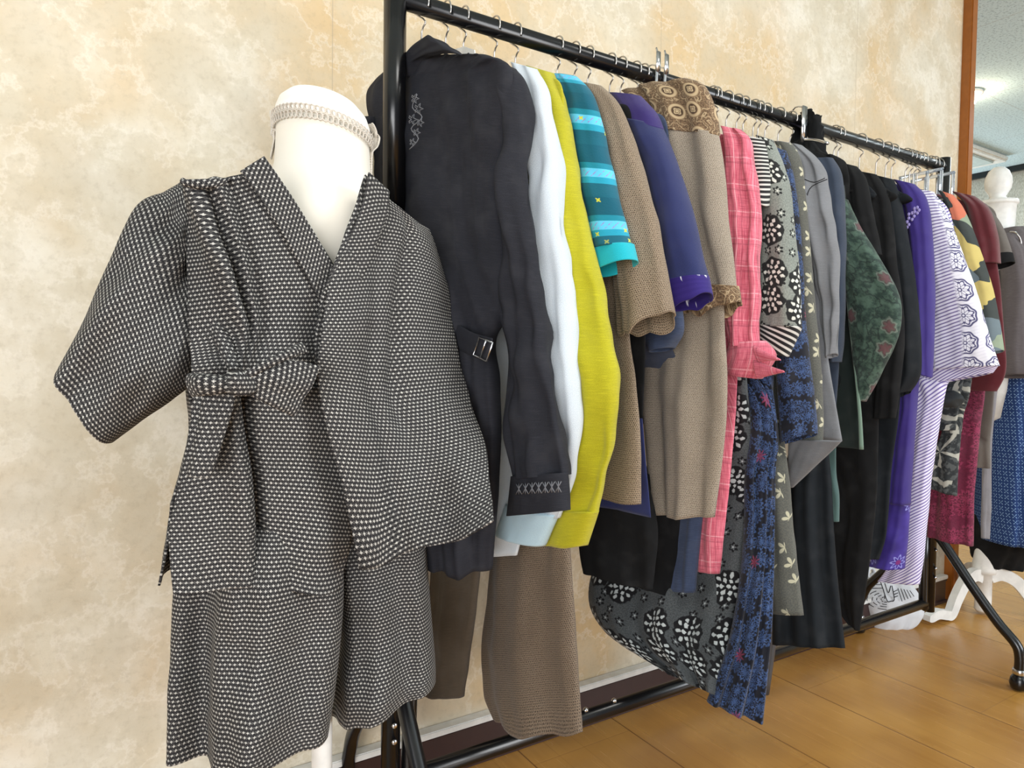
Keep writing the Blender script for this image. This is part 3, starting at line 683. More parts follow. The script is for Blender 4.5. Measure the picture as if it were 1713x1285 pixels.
loft('body', ST(1.04, [(.24, (1190, 250)), (.26, (1205, 400)), ((1085, 520), (1212, 540)), ((1078, 640), (1217, 640)), ((1084, 750), (1212, 740)), ((1095, 856), (1196, 864))], [.03, .04, .05, .055, .055, .055]), BEI, G_, fold=.012, nf=3.4, ph=.5, foldtop=.5, nu=60, drop=.006)
# ---- H pink
PNK = pink()
H_g = garment('long_sleeved_shirt', 1.15, 'pink checked shirt with the sleeve rolled into a pointed cuff', 'shirt')
loft('body', top_st(1.155, 1.42, .19)+ST(1.155, [(None, (1236, 300)), (None, (1238, 450)), (.25, (1234, 600)), (.13, (1228, 720), 1.13), (.085, (1216, 850), 1.11), ((1164, 955), (1203, 960), 1.10)], [.03, .03, .03, .03, .028, .026]), PNK, H_g, fold=.004, nf=2)
sh = ST(1.14, [((1208, 212), (1240, 217)), ((1218, 240), (1257, 240)), ((1222, 320), (1264, 320)), ((1222, 420), (1268, 420)), ((1218, 520), (1270, 520)), ((1222, 580), (1272, 580))], [.035, .05, .06, .06, .055, .05]); loft('sleeve', sh, PNK, H_g, fold=.012, nf=2.8, ph=2.2, foldtop=.6, wr=.005)
loft('cuff', ST(1.14, [((1225, 574), (1278, 570)), ((1219, 600), (1292, 596)), ((1215, 622), (1270, 634))], [.056, .075, .066]), PNK, H_g, wr=.002, fold=.003)
for a_ in (((1262, 578), (1306, 602), (1270, 606)), ((1262, 602), (1313, 622), (1268, 634))):
    loft('cuff_point', ST(1.11, [((a_[0][0], a_[0][1]), (a_[2][0], a_[2][1])), (((a_[0][0]+a_[1][0])/2, (a_[0][1]+a_[1][1])/2), ((a_[2][0]+a_[1][0])/2, (a_[2][1]+a_[1][1])/2)), ((a_[1][0]-2, a_[1][1]-2), (a_[1][0], a_[1][1]+1))], [.012, .010, .005]), PNK, H_g, wr=.001, bottom=True, nu=24)
# ---- black trousers; left leg is a black shape for shadow on the floral dress
K2 = garment('black_trousers_and_shadow', 1.09, 'wide black trousers, the left leg standing in for deep shadow below the navy shirt', 'trousers')
loft('leg', ST((.90, .98), [((960, 780), (1080, 790)), ((966, 870), (1100, 880)), ((970, 925), (1096, 950)), ((976, 958), (1092, 985))], .045), BLK, K2, fold=.006)
loft('leg', ST((1.0, 1.13), [((1060, 790), (1170, 800)), ((1062, 880), (1172, 880)), ((1066, 950), (1150, 968)), ((1072, 985), (1140, 1000))], .045), BLK, K2, fold=.006)
# ---- I long grey floral dress
FLO = floral('charcoal_flower_print', (60, 64, 66), (12, 12, 16), (180, 186, 186), (90, 94, 96), .085, 10, True, .12)
I_ = garment('long_floral_dress', 1.12, 'long charcoal dress with pale flower print flaring low over the floor', 'dress')
loft('body', ST((1.10, 1.16), [((1180, 330), (1240, 320), (1.18, 1.18)), ((1150, 480), (1246, 480), (1.17, 1.18)), ((1120, 620), (1248, 640), (1.14, 1.18)), ((1090, 760), (1262, 780), (1.14, 1.20)), ((1025, 880), (1256, 900), (1.09, 1.18)), ((985, 985), (1246, 1020), (1.0, 1.15)), ((1010, 1055), (1215, 1100), (1.0, 1.08)), ((1105, 1120), (1203, 1166), (1.02, 1.04))], [.03, .035, .04, .045, .05, .055, .06, .05]), FLO, I_, fold=.016, nf=5, ph=.6, nu=84, nv=12, foldtop=.2, wr=.004)
# ---- I2 ribbed top
I2 = garment('ribbed_top', 1.20, 'black and white finely ribbed top just behind the pink shirt', 'top')
RIB = striped('black_and_white_rib', (26, 26, 28), (196, 196, 190), .0085, .12, .42)
loft('body', top_st(1.205, 1.42, .19)+ST(1.205, [(None, (1270, 330)), (None, (1272, 460)), (.3, (1266, 600))], .028), plain('dark_grey_jersey', (56, 58, 60), .3), I2)
loft('sleeve', ST(1.195, [((1252, 228), (1272, 232)), ((1254, 260), (1280, 262)), ((1254, 305), (1284, 305)), ((1256, 330), (1282, 345))], .045), RIB, I2, wr=.002)
collar(I2, BLK, 1.23, .062, 1.455, 1.488)
# ---- I3 grey floral jacket
FL2 = floral('grey_flower_print', (116, 122, 116), (30, 32, 32), (214, 216, 206), (150, 156, 148), .075, 9, True, .45)
I3 = garment('floral_jacket', 1.235, 'grey flower printed jacket with a black and white striped cuff', 'jacket')
loft('body', top_st(1.25, 1.415, .19)+ST(1.25, [(None, (1300, 330)), (None, (1300, 460)), (.3, (1290, 600)), (.25, (1275, 700))], .028), FL2, I3)
loft('sleeve', ST(1.235, [((1266, 226), (1290, 234)), ((1274, 262), (1306, 270)), ((1278, 320), (1318, 320)), ((1276, 400), (1327, 400)), ((1274, 480), (1336, 480)), ((1272, 545), (1338, 548))], [.035, .045, .055, .06, .06, .06]), FL2, I3, fold=.003, uvoff=(.03, .02))
loft('cuff', ST(1.235, [((1271, 543), (1339, 546)), ((1268, 570), (1316, 597))], [.062, .06]), striped('striped_cuff_cotton', (28, 28, 30), (206, 206, 200), .0092, -.25, .42), I3, wr=.001)
# black neckband
K3 = garment('black_pullover', 1.275, 'black pullover with a wide plain neckband rising behind the grey floral jacket', 'pullover')
loft('body', top_st(1.28, 1.41, .15)+ST(1.28, [(None, (1300, 420)), (None, (1300, 600))], .024), BLK, K3); collar(K3, BLK, 1.28, .085, 1.445, 1.487, tx=.03)
# ---- J blue floral
BLF = dense('dark_blue_floral_jacquard', (12, 15, 28), (56, 78, 120), (10, 12, 22), .030, (150, 60, 90))
J_ = garment('blue_floral_dress', 1.30, 'long dark blue flower jacquard dress with a pointed hem nearly touching the floor', 'dress')
loft('sleeve', ST(1.29, [((1290, 244), (1312, 252)), ((1300, 300), (1326, 300)), ((1300, 400), (1338, 400)), ((1298, 500), (1342, 500)), ((1300, 600), (1348, 590)), ((1304, 680), (1358, 670)), ((1309, 743), (1363, 726))], [.035, .045, .05, .055, .06, .065, .066]), BLF, J_, fold=.006, nf=2.2)
loft('body', top_st(1.30, 1.405, .18)+ST((1.20, 1.24), [(.3, (1300, 420), (1.28, 1.29)), (.3, (1296, 560), (1.24, 1.27)), ((1250, 660), (1293, 680)), ((1247, 800), (1294, 800), (1.17, 1.22)), ((1243, 920), (1293, 920), (1.14, 1.19)), ((1222, 1060), (1288, 1060), (1.08, 1.14)), ((1182, 1172), (1276, 1208), (1.03, 1.10))], [.03, .03, .045, .055, .06, .065, .065]), BLF, J_, fold=.017, nf=4.4, ph=2.3, nu=80, nv=12, foldtop=.3)
# ---- K leaf
LEF = leaves('grey_leaf_print', (92, 92, 84), (178, 174, 150), .046, (70, 72, 70))
K_ = garment('leaf_print_dress', 1.345, 'grey brown maple leaf print dress between the blue floral dress and the plain grey jacket', 'dress')
loft('sleeve', ST(1.34, [((1300, 238), (1322, 240)), ((1316, 280), (1340, 280)), ((1320, 400), (1352, 400)), ((1324, 500), (1361, 500)), ((1330, 600), (1370, 600)), ((1336, 680), (1376, 690)), ((1342, 736), (1374, 745))], .045), LEF, K_, fold=.003)
loft('body', top_st(1.355, 1.40, .18)+ST(1.33, [(.28, (1330, 420)), (.26, (1325, 560)), (.22, (1310, 700), (1.32, 1.30)), ((1268, 780), (1318, 790), (1.26, 1.26)), ((1275, 900), (1326, 900), (1.24, 1.24)), ((1284, 1026), (1340, 1030), (1.22, 1.22))], [.028, .028, .03, .035, .04, .04]), LEF, K_, fold=.004, nf=2)
# ---- L grey jacket
GJ = plain('plain_grey_twill', (112, 114, 118), .3, .85, .15, streak=.15)
L_ = garment('grey_jacket', 1.41, 'plain grey jacket with a seam and folded-up hem corner sticking out like a wing', 'jacket')
loft('sleeve', ST(1.405, [((1306, 238), (1338, 242)), ((1336, 268), (1366, 272)), ((1345, 330), (1384, 330)), ((1352, 400), (1396, 400)), ((1362, 470), (1402, 475)), ((1372, 540), (1403, 545)), ((1384, 600), (1398, 592))], [.04, .06, .065, .06, .055, .05, .04]), GJ, L_, fold=.012, nf=2.6, ph=2.8, wr=.006)
loft('body', top_st(1.42, 1.40, .19)+ST(1.40, [(.3, (1362, 420)), (.28, (1374, 520)), (.25, (1388, 620)), (.2, (1408, 738))], [.03, .035, .04, .05]), GJ, L_, fold=.004)
loft('turned_hem', ST(1.33, [((1320, 735), (1408, 738)), ((1319, 770), (1370, 775)), ((1320, 815), (1326, 816))], [.03, .025, .01]), GJ, L_, wr=.002, bottom=True)
bm = bmesh.new(); tube(bm, [atX(1346, 300, 1.372), atX(1362, 305, 1.368), atX(1380, 298, 1.374)], .0011, 6, 3); tube(bm, [atX(1352, 360, 1.37), atX(1350, 330, 1.37), atX(1358, 312, 1.368), atX(1384, 300, 1.38)], .0011, 6, 3); link('seam', bm, simple('dark_thread', (40, 40, 44), .8), L_)
# ---- M denim ruffle
MD = plain('ink_blue_cotton', (48, 58, 74), .35, .85, .1)
M_ = garment('denim_blouse', 1.49, 'ink blue blouse with a ruffled gathered neck between the grey jacket and the black dresses', 'blouse')
loft('body', top_st(1.50, 1.39, .18)+ST(1.49, [(None, (1404, 330)), (None, (1408, 450)), (.3, (1404, 600)), (.28, (1395, 720))], .03), MD, M_, fold=.006)
loft('sleeve', ST(1.475, [((1362, 268), (1392, 264)), ((1372, 300), (1406, 296)), ((1376, 380), (1412, 380)), ((1378, 470), (1412, 470)), ((1384, 560), (1410, 560)), ((1392, 606), (1404, 606))], [.04, .055, .055, .05, .045, .035]), MD, M_, fold=.007, nf=2.4)
bm = bmesh.new()
for k in range(13):
    a = math.radians(200*k/12-10); q = Vector((1.49+.02*math.sin(a*3), YR-.02-.13*k/12, 1.455-.045*(k/12)**1.3)); bmesh.ops.create_icosphere(bm, subdivisions=2, radius=.017+.004*math.sin(k*2.4), matrix=Matrix.Translation(q) @ Matrix.Rotation(k*.9, 4, 'X') @ Matrix.Diagonal((1.1, .55, 1.3, 1)))
link('ruffle', bm, MD, M_)
# ---- N black frilled scarf
N_ = garment('black_frilled_scarf', 1.64, 'fluffy black frilled scarf looped over the rail beside the steel clip', 'scarf')
bm = bmesh.new(); tube(bm, [(1.635, YR-.035, 1.50), (1.635, YR-.028, 1.58), (1.635, YR-.015, 1.622), (1.635, YR+.01, 1.624), (1.635, YR+.026, 1.59), (1.635, YR+.02, 1.50)], [.030, .018, .010, .010, .014, .02], 12, 4)
tube(bm, [(1.67, YR-.025, 1.50), (1.665, YR-.024, 1.60), (1.665, YR, 1.621), (1.665, YR+.024, 1.59), (1.67, YR+.01, 1.50)], .006, 8, 4)
for v in bm.verts: v.co += Vector((noise.noise(v.co*70), noise.noise(v.co*70+Vector((5, 0, 0))), noise.noise(v.co*70+Vector((0, 9, 0)))))*.012
link('loop', bm, BLK, N_)
loft('body', [(Vector((1.62, YR+.02, 1.54)), Vector((1.62, YR-.04, 1.54)), .03), (Vector((1.60, YR+.05, 1.50)), Vector((1.60, YR-.08, 1.50)), .05), (Vector((1.59, YR+.08, 1.46)), Vector((1.585, YR-.15, 1.455)), .05), (Vector((1.60, YR+.10, 1.36)), Vector((1.59, YR-.16, 1.36)), .04)], BLK, N_, fold=.006, nf=9, wr=.012, nu=90)
# ---- O green
def grn():
    M = Mat('dark_green_flower_print', .8, sheen=.1); u, v, _ = M.uv(); n = M.noise(M.vec(u, v), 45, 4, .7); n2 = M.noise(M.vec(u+2., v), 24, 3)
    col = M.mix(lin((36, 54, 48)), lin((70, 92, 80)), n.gt(.5, .12)); col = M.mix(col, lin((28, 40, 38)), (n2-.5).abs().lt(.02, .02)*.8)
    r, a, c = M.cell(u, v, .075, .7); rr = r+(a*6).cos()*.03; col = M.mix(col, lin((98, 62, 68)), (rr+n*.2).lt(.26, .08)*c.gt(.3, .01)*.8); col = M.mix(col, lin((140, 150, 140)), (rr+n*.3-.36).abs().lt(.02, .03)*c.gt(.3, .01)*.45)
    return M.out(shade(M, col, u, v, .35, 20), bump=n, dist=.001)
GRN = grn()
O_ = garment('green_floral_kimono_jacket', 1.55, 'dark green kimono jacket with dull red flowers and a triangular sleeve', 'jacket')
loft('sleeve', ST(1.54, [((1404, 330), (1416, 334)), ((1408, 362), (1430, 366)), ((1412, 420), (1464, 422)), ((1416, 480), (1503, 494)), ((1422, 540), (1504, 556)), ((1430, 610), (1475, 620)), ((1437, 668), (1448, 672))], [.03, .05, .06, .06, .055, .05, .03]), GRN, O_, fold=.004, nf=2)
loft('body', ST(1.56, [(.3, (1412, 310)), (.3, (1424, 420)), (.3, (1434, 560)), (.28, (1440, 680)), (.26, (1444, 752))], .03), plain('deep_green_black_cotton', (22, 34, 32), .3), O_, fold=.005)
bm = bmesh.new(); tube(bm, [atX(a_, b_, 1.525) for a_, b_ in ((1411, 345), (1414, 430), (1420, 520), (1430, 610), (1438, 690), (1441, 752))], [.003, .003, .003, .003, .004, .005], 10, 5); link('piping', bm, plain('sage_piping', (104, 126, 112), .2), O_)
# ---- O2 teal sliver
O2 = garment('sage_green_dress', 1.60, 'thin strip of sage green fabric hanging between the black dresses', 'dress')
loft('body', top_st(1.60, 1.38, .14)+ST(1.59, [(.2, (1405, 500)), (.15, (1400, 700)), (.03, (1398, 790)), ((1392, 830), (1403, 832)), ((1394, 872), (1403, 873))], [.02, .02, .02, .02, .018]), plain('sage_cotton', (74, 100, 98), .3), O2)
# ---- P long black dress
P_ = garment('long_black_dress', 1.66, 'long blue-black dress, the widest hem among the black clothes', 'dress')
loft('body', top_st(1.67, 1.385, .18)+ST((1.58, 1.66), [(.3, (1442, 340), (1.66, 1.66)), (.3, (1438, 520), (1.62, 1.65)), ((1320, 700), (1390, 700), (1.46, 1.5)), ((1305, 820), (1392, 820), (1.42, 1.46)), ((1296, 950), (1400, 950), (1.38, 1.44)), ((1292, 1078), (1414, 1084), (1.34, 1.42))], [.03, .03, .04, .045, .05, .055]), DBK, P_, fold=.014, nf=3.2, ph=.9, nu=64)
# ---- Q1, Q2 black
Q1 = garment('long_black_coat', 1.72, 'long black coat with a thin pointed hem beside the purple dress', 'coat')
loft('body', top_st(1.72, 1.385, .20)+ST(1.70, [(.32, (1482, 340)), (.32, (1478, 520)), (.3, (1470, 680)), ((1382, 820), (1466, 820)), ((1385, 940), (1454, 940)), ((1398, 1010), (1444, 1012)), ((1420, 1040), (1437, 1056))], [.035, .035, .04, .04, .04, .035, .02]), BLK, Q1, fold=.01, nf=3)
loft('sleeve', ST(1.70, [((1432, 286), (1466, 292)), ((1446, 330), (1486, 332)), ((1452, 440), (1500, 440)), ((1462, 540), (1512, 545)), ((1462, 640), (1505, 645)), ((1455, 700), (1498, 700))], [.04, .05, .055, .055, .05, .045]), BLK, Q1, fold=.008)
Q2 = garment('black_haori_jacket', 1.80, 'black jacket with a broad sleeve just left of the purple dress', 'jacket')
loft('body', top_st(1.79, 1.385, .20)+ST(1.78, [(.32, (1505, 340)), (.32, (1510, 520)), (.3, (1505, 680)), ((1428, 780), (1492, 780)), ((1428, 880), (1482, 890)), ((1440, 930), (1470, 936))], .035), DBK, Q2, fold=.009)
loft('sleeve', ST(1.775, [((1460, 292), (1494, 300)), ((1474, 340), (1506, 342)), ((1484, 440), (1524, 440)), ((1490, 540), (1536, 545)), ((1486, 625), (1538, 622)), ((1490, 668), (1520, 655))], [.04, .05, .055, .06, .06, .055]), DBK, Q2, fold=.010, nf=3)
Q3 = garment('black_blouse', 1.58, 'black blouse with a dark sleeve visible above the green jacket sleeve', 'blouse')
loft('body', top_st(1.60, 1.388, .17)+ST(1.60, [(.3, (1436, 330)), (.3, (1438, 480)), (.3, (1430, 620))], .03), BLK, Q3)
loft('sleeve', ST(1.62, [((1405, 272), (1432, 278)), ((1416, 300), (1448, 304)), ((1424, 360), (1462, 370)), ((1438, 420), (1474, 426))], [.03, .045, .05, .045]), BLK, Q3, fold=.006)
# ---- R purple
def purp():
    M = Mat('purple_flower_hem_silk', .6, sheen=.1); u, v, _ = M.uv(); n = M.noise(M.vec(u, v), 14, 2); col = M.mix(lin((48, 34, 112)), lin((70, 54, 150)), n.gt(.5, .15))
    r, a, c = M.cell(u, v, .07, .6); rr = r-(a*8).cos()*.07; col = M.mix(col, lin((140, 140, 210)), (rr-.2).abs().lt(.035, .02)*c.gt(.5, .02)*.9); col = M.mix(col, lin((120, 40, 110)), r.lt(.09, .03)*c.gt(.6, .02))
    return M.out(col, bump=n, dist=.0008)
PU = purp(); PU0 = plain('deep_purple_silk', (50, 34, 116), .3, .6, .1)
R_ = garment('purple_dress', 1.85, 'deep purple dress with pale flowers at its hem beside the lilac white striped robe', 'dress')
loft('body', top_st(1.86, 1.385, .20)+ST(1.85, [(.32, (1545, 400)), (.32, (1542, 560)), ((1490, 650), (1534, 650)), ((1482, 750), (1526, 750)), ((1476, 840), (1521, 845))], [.03, .035, .05, .055, .055]), PU0, R_, fold=.010, nf=2.6)
loft('hem_panel', ST(1.85, [((1476, 838), (1521, 842)), ((1468, 900), (1517, 902)), ((1456, 946), (1512, 952))], [.055, .058, .06]), PU, R_, fold=.006, nf=2.6)
loft('sleeve', ST(1.84, [((1496, 300), (1530, 308)), ((1512, 330), (1550, 334)), ((1524, 400), (1558, 400)), ((1530, 500), (1561, 500)), ((1532, 580), (1560, 585)), ((1538, 622), (1558, 632))], [.04, .05, .06, .06, .055, .04]), PU0, R_, fold=.006)
bm = bmesh.new()
for cx_, cy_, r_ in ((1516, 376, 6), (1524, 362, 7), (1533, 352, 6)):
    for k in range(5):
        a = k*1.2566; bmesh.ops.create_icosphere(bm, subdivisions=1, radius=.0045, matrix=Matrix.Translation(atX(cx_+r_*.7*math.cos(a), cy_+r_*.8*math.sin(a), 1.806)) @ Matrix.Diagonal((.25, 1, 1.2, 1)))
link('flower_print', bm, plain('pale_lilac_thread', (150, 140, 200), .2), R_)
# ---- S lilac stripes
LIL = striped('lilac_striped_lace_print', (122, 112, 160), (226, 224, 240), .0085, .35, .62, lace); LIL2 = striped('lilac_pinstripe', (118, 106, 168), (226, 222, 242), .0085, .5, .60)
S_ = garment('striped_robe', 1.97, 'white and lilac striped robe with lace flower bands down its wide sleeve', 'robe')
loft('sleeve', ST(1.95, [((1540, 318), (1562, 321)), ((1552, 345), (1580, 352)), ((1556, 400), (1600, 400)), ((1557, 480), (1630, 480)), ((1558, 560), (1654, 560)), ((1550, 620), (1672, 612))], [.03, .045, .05, .055, .06, .065]), LIL, S_, fold=.003, nf=1.5, uvoff=(-.035, .0))
loft('cuff', ST(1.955, [((1546, 618), (1671, 610)), ((1541, 646), (1660, 624))], .062), LIL2, S_, wr=.001)
loft('body', top_st(1.98, 1.38, .20)+ST(1.985, [(.32, (1600, 480)), (.3, (1592, 620)), ((1524, 660), (1582, 650), (1.94, 1.94)), ((1522, 760), (1562, 760), (1.94, 1.94)), ((1512, 860), (1550, 860), (1.94, 1.94)), ((1490, 940), (1545, 925), (1.94, 1.94)), ((1470, 972), (1537, 978), (1.94, 1.94))], [.03, .035, .045, .05, .05, .05, .045]), LIL2, S_, fold=.006, nf=2)
# ---- T patchwork
PAT = blocks('grey_coral_yellow_patch_print', [(0, (60, 66, 64)), (.2, (104, 118, 124)), (.45, (196, 178, 108)), (.6, (128, 142, 148)), (.75, (204, 118, 92)), (.88, (140, 154, 132))], .06)
TT = garment('patch_print_kimono', 2.06, 'grey, yellow and coral patch printed kimono behind the lilac striped robe', 'kimono')
loft('sleeve', ST(2.05, [((1570, 318), (1594, 326)), ((1584, 345), (1612, 352)), ((1594, 400), (1634, 405)), ((1606, 470), (1656, 470)), ((1620, 540), (1672, 540)), ((1632, 600), (1679, 586))], [.03, .045, .05, .055, .055, .05]), PAT, TT, fold=.004)
loft('body', top_st(2.06, 1.38, .19)+ST(2.06, [(.3, (1630, 480)), (.3, (1625, 640)), ((1570, 700), (1610, 700)), ((1562, 760), (1604, 760)), ((1556, 816), (1600, 830))], .04), starleaf('black_leaf_burst_print', (44, 48, 50), (168, 168, 158), (84, 88, 88)), TT, fold=.005)
# ---- U red
RED = plain('dark_wine_velvet', (88, 22, 32), .4, .8, .3)
U_ = garment('wine_red_top', 2.15, 'dark wine red short sleeved top behind the patch print kimono', 'top')
loft('sleeve', ST(2.14, [((1592, 320), (1630, 328)), ((1616, 345), (1654, 350)), ((1628, 400), (1668, 395)), ((1636, 440), (1672, 440))], [.04, .055, .06, .06]), RED, U_, fold=.005)
loft('body', top_st(2.15, 1.40, .20)+ST(2.15, [(.3, (1668, 440)), (.3, (1680, 560)), (.3, (1683, 620)), (.28, (1668, 655))], .04), RED, U_, fold=.006)
# ---- V grey-brown tee
TAU = plain('taupe_grey_jersey', (92, 86, 80), .25, .85, .15)
V_ = garment('taupe_top', 2.24, 'taupe grey short sleeved top with a black cuff, last on the rail', 'top')
loft('sleeve', ST(2.23, [((1622, 330), (1650, 342)), ((1644, 360), (1672, 372)), ((1652, 400), (1686, 405)), ((1656, 432), (1692, 424))], [.04, .055, .06, .062]), TAU, V_, fold=.004)
loft('cuff', ST(2.23, [((1655, 430), (1692, 422)), ((1657, 452), (1696, 438))], .066), BLK, V_, wr=.001)
loft('body', top_st(2.24, 1.41, .20)+ST(2.24, [(.3, (1660, 440)), (.3, (1668, 560)), (.28, (1660, 700)), ((1606, 740), (1656, 742)), ((1606, 778), (1656, 784))], .04), TAU, V_, fold=.006)
# ---- maroon skirt and knotted sash, grey jacket
MAR = dense('maroon_flower_brocade', (104, 30, 58), (140, 50, 82), (84, 24, 46), .05)
MS = garment('maroon_skirt', 2.19, 'maroon flower brocade skirt hanging in front of the far post', 'skirt')
loft('body', ST(2.19, [(.26, (1640, 520)), (.27, (1648, 640)), ((1562, 720), (1640, 720)), ((1556, 820), (1630, 830)), ((1553, 896), (1628, 914))], [.03, .04, .05, .06, .06]), MAR, MS, fold=.010, nf=3.2)
GK = garment('knotted_obi_sash', 2.10, 'black and grey leaf patterned sash tied in a knot below the striped robe', 'sash')
STL = bpy.data.materials['black_leaf_burst_print']
loft('tail', ST(2.02, [((1586, 640), (1612, 636)), ((1574, 664), (1606, 664)), ((1568, 690), (1602, 690)), ((1562, 720), (1598, 720))], [.02, .035, .02, .02]), STL, GK, wr=.004)
bm = bmesh.new(); bmesh.ops.create_icosphere(bm, subdivisions=3, radius=.03, matrix=Matrix.Translation(atX(1588, 668, 1.995)) @ Matrix.Diagonal((.8, 1.2, .8, 1)))
for v in bm.verts: v.co += Vector((1, 1, 1))*noise.noise(v.co*45)*.006
link('knot', bm, STL, GK)
# ---- trousers low
OLV = plain('dark_olive_wool', (72, 62, 50), .3, .85, .1, streak=.2)
TR1 = garment('trousers', .63, 'olive brown trousers with one leg showing below the black linen shirt', 'trousers')
loft('leg', ST(.625, [((745, 700), (815, 700)), ((732, 850), (808, 852)), ((724, 960), (798, 962)), ((722, 1060), (786, 1064)), ((710, 1154), (770, 1168))], [.045, .05, .055, .055, .055]), OLV, TR1, fold=.007, nf=2.4)
loft('leg', [(Vector((.66, -.05, .95)), Vector((.66, -.20, .95)), .03), (Vector((.66, -.05, .7)), Vector((.66, -.20, .7)), .035), (Vector((.655, -.055, .45)), Vector((.655, -.19, .45)), .035)], OLV, TR1, fold=.005)
BT = specky('brown_birdseye_wool', (112, 96, 80), (50, 40, 32), .0042, .32, (150, 136, 118))
TR2 = garment('wide_trousers', .75, 'brown bird\'s-eye wide trousers hanging lowest below the yellow shirt', 'trousers')
loft('leg', ST(.75, [((845, 760), (940, 740)), ((828, 880), (948, 870)), ((818, 980), (956, 970)), ((808, 1080), (962, 1080)), ((812, 1160), (968, 1160)), ((828, 1196), (972, 1222))], [.04, .05, .055, .06, .06, .06]), BT, TR2, fold=.012, nf=2.6, ph=1.7, nu=64, drop=.02)
# ================================================================ MANNEQUIN IN FRONT
KIM = kimono()
def camvec(x, z): v = _r*x + _f*z; v.z = 0; return v
C0 = CAM + _r*(-.313) + _f*1.05; C0.z = 0
SD = camvec(.686, .728).normalized(); FD = camvec(.728, -.686).normalized()
def onf(px, py, f):
    r = ray(px, py); t = (FD.dot(C0-CAM)+f)/FD.dot(r); return CAM+r*t
def PM(px, py, df=0., amp=.115, half=.26, base=0.):
    f = .08
    for _ in range(12):
        p = onf(px, py, f); s = SD.dot(p-C0); f = .5*f+.5*(base+amp*math.sqrt(max(.0, 1-(s/half)**2))+df)
    return onf(px, py, f)
CLOTHF = plain('cream_jersey_cover', (236, 230, 216), .06, .9)
mq = thing('mannequin', (C0.x, C0.y, 0), 'cream cloth covered dress form with round capped neck at the near end of the rack', 'mannequin')
cz = lambda py, d=1.05: HC + (lambda r: r.z*d)(ray(540, py))
cn = atD(541, 250, 1.05); ncx, ncy = cn.x, cn.y
def tiltf(amount, z0):
    vax = SD
    def f(v): s = v.x*SD.x+v.y*SD.y; return Vector((v.x, v.y, v.z-amount*s*max(0, min(1, (v.z-z0)/.12))))
    return f
bm = bmesh.new(); zt = 1.302
lathe(bm, [(.01, .70), (.07, .71), (.09, .76), (.10, .84), (.105, .92), (.12, 1.0), (.13, 1.08), (.12, 1.14), (.098, 1.185), (.080, 1.215), (.0715, 1.25), (.0695, 1.29), (.0695, zt)], (ncx, ncy, 0), 48, tilt=tiltf(.20, 1.19))
o = link('torso', bm, CLOTHF, mq)
for v in o.data.vertices:   # flatten front to back, broaden shoulders
    z = v.co.z; d = Vector((v.co.x-ncx, v.co.y-ncy, 0)); k = max(0, min(1, (1.2-z)/.08)); s = d.dot(SD); f = d.dot(FD)
    v.co += SD*s*(.12*k)-FD*f*(.36*k)
bm = bmesh.new(); tl = tiltf(.20, 1.19)
lathe(bm, [(.066, zt+.002), (.0715, zt+.008), (.0715, zt+.018), (.069, zt+.022), (.070, zt+.024), (.0655, zt+.036), (.054, zt+.048), (.036, zt+.056), (.015, zt+.060), (.002, zt+.061)], (ncx, ncy, 0), 48, tilt=tl); link('neck_cap', bm, plain('white_cap_fabric', (246, 243, 236), .04), mq)
TRIM = simple('cream_braid', (214, 206, 194), .7)
bm = bmesh.new()
for rowz, rr, ph_, el in ((zt-.002, .0735, 0, 1.0), (zt+.007, .0745, .5, .8)):
    nb = 62
    for k in range(nb):
        a = 2*math.pi*(k+ph_)/nb; pts = []
        for j in range(8):
            b = 2*math.pi*j/8; rad = .0036
            loc = Vector((rr*math.cos(a), rr*math.sin(a), rowz)); tg = Vector((-math.sin(a), math.cos(a), 0))
            q = loc+tg*(math.cos(b)*rad*1.15)+Vector((0, 0, math.sin(b)*rad*el*1.3))+Vector((math.cos(a), math.sin(a), 0))*(.001*math.sin(b))
            pts.append(Vector((ncx, ncy, 0))+tl(q))
        tube(bm, pts, .0011, 5, closed=True)
def braid_run(bm, pts):
    P = [q[0] for q in interp([(p,) for p in pts], 7)]
    for i, p in enumerate(P[:-1]):
        t = (P[i+1]-p).normalized(); n = t.cross(Vector((0, 0, 1)))
        n = n.normalized() if n.length > .1 else (_r)
        for sg in (-1, 1):
            c = p+n*(.0034*sg); tube(bm, [c+t*(math.cos(a)*.0048)+n*(math.sin(a)*.0032) for a in [2*math.pi*k/7 for k in range(7)]], .0011, 5, closed=True)
braid_run(bm, [atD(459, 190, 1.035), atD(461, 212, 1.03), atD(459, 236, 1.03), atD(454, 262, 1.03)])
braid_run(bm, [atD(622, 212, 1.075), atD(628, 228, 1.08), atD(626, 246, 1.075), atD(617, 258, 1.065), atD(615, 285, 1.06), atD(616, 300, 1.055)])
link('braid_trim', bm, TRIM, mq)
bm = bmesh.new(); tube(bm, [(ncx, ncy, .02), (ncx, ncy, .71)], .016, 20, 1); link('pole', bm, WHITEP, mq)
bm = bmesh.new(); lathe(bm, [(.15, 0.0), (.15, .012), (.13, .018), (.03, .03), (.02, .06)], (ncx, ncy, 0), 40); link('base', bm, WHITEP, mq)
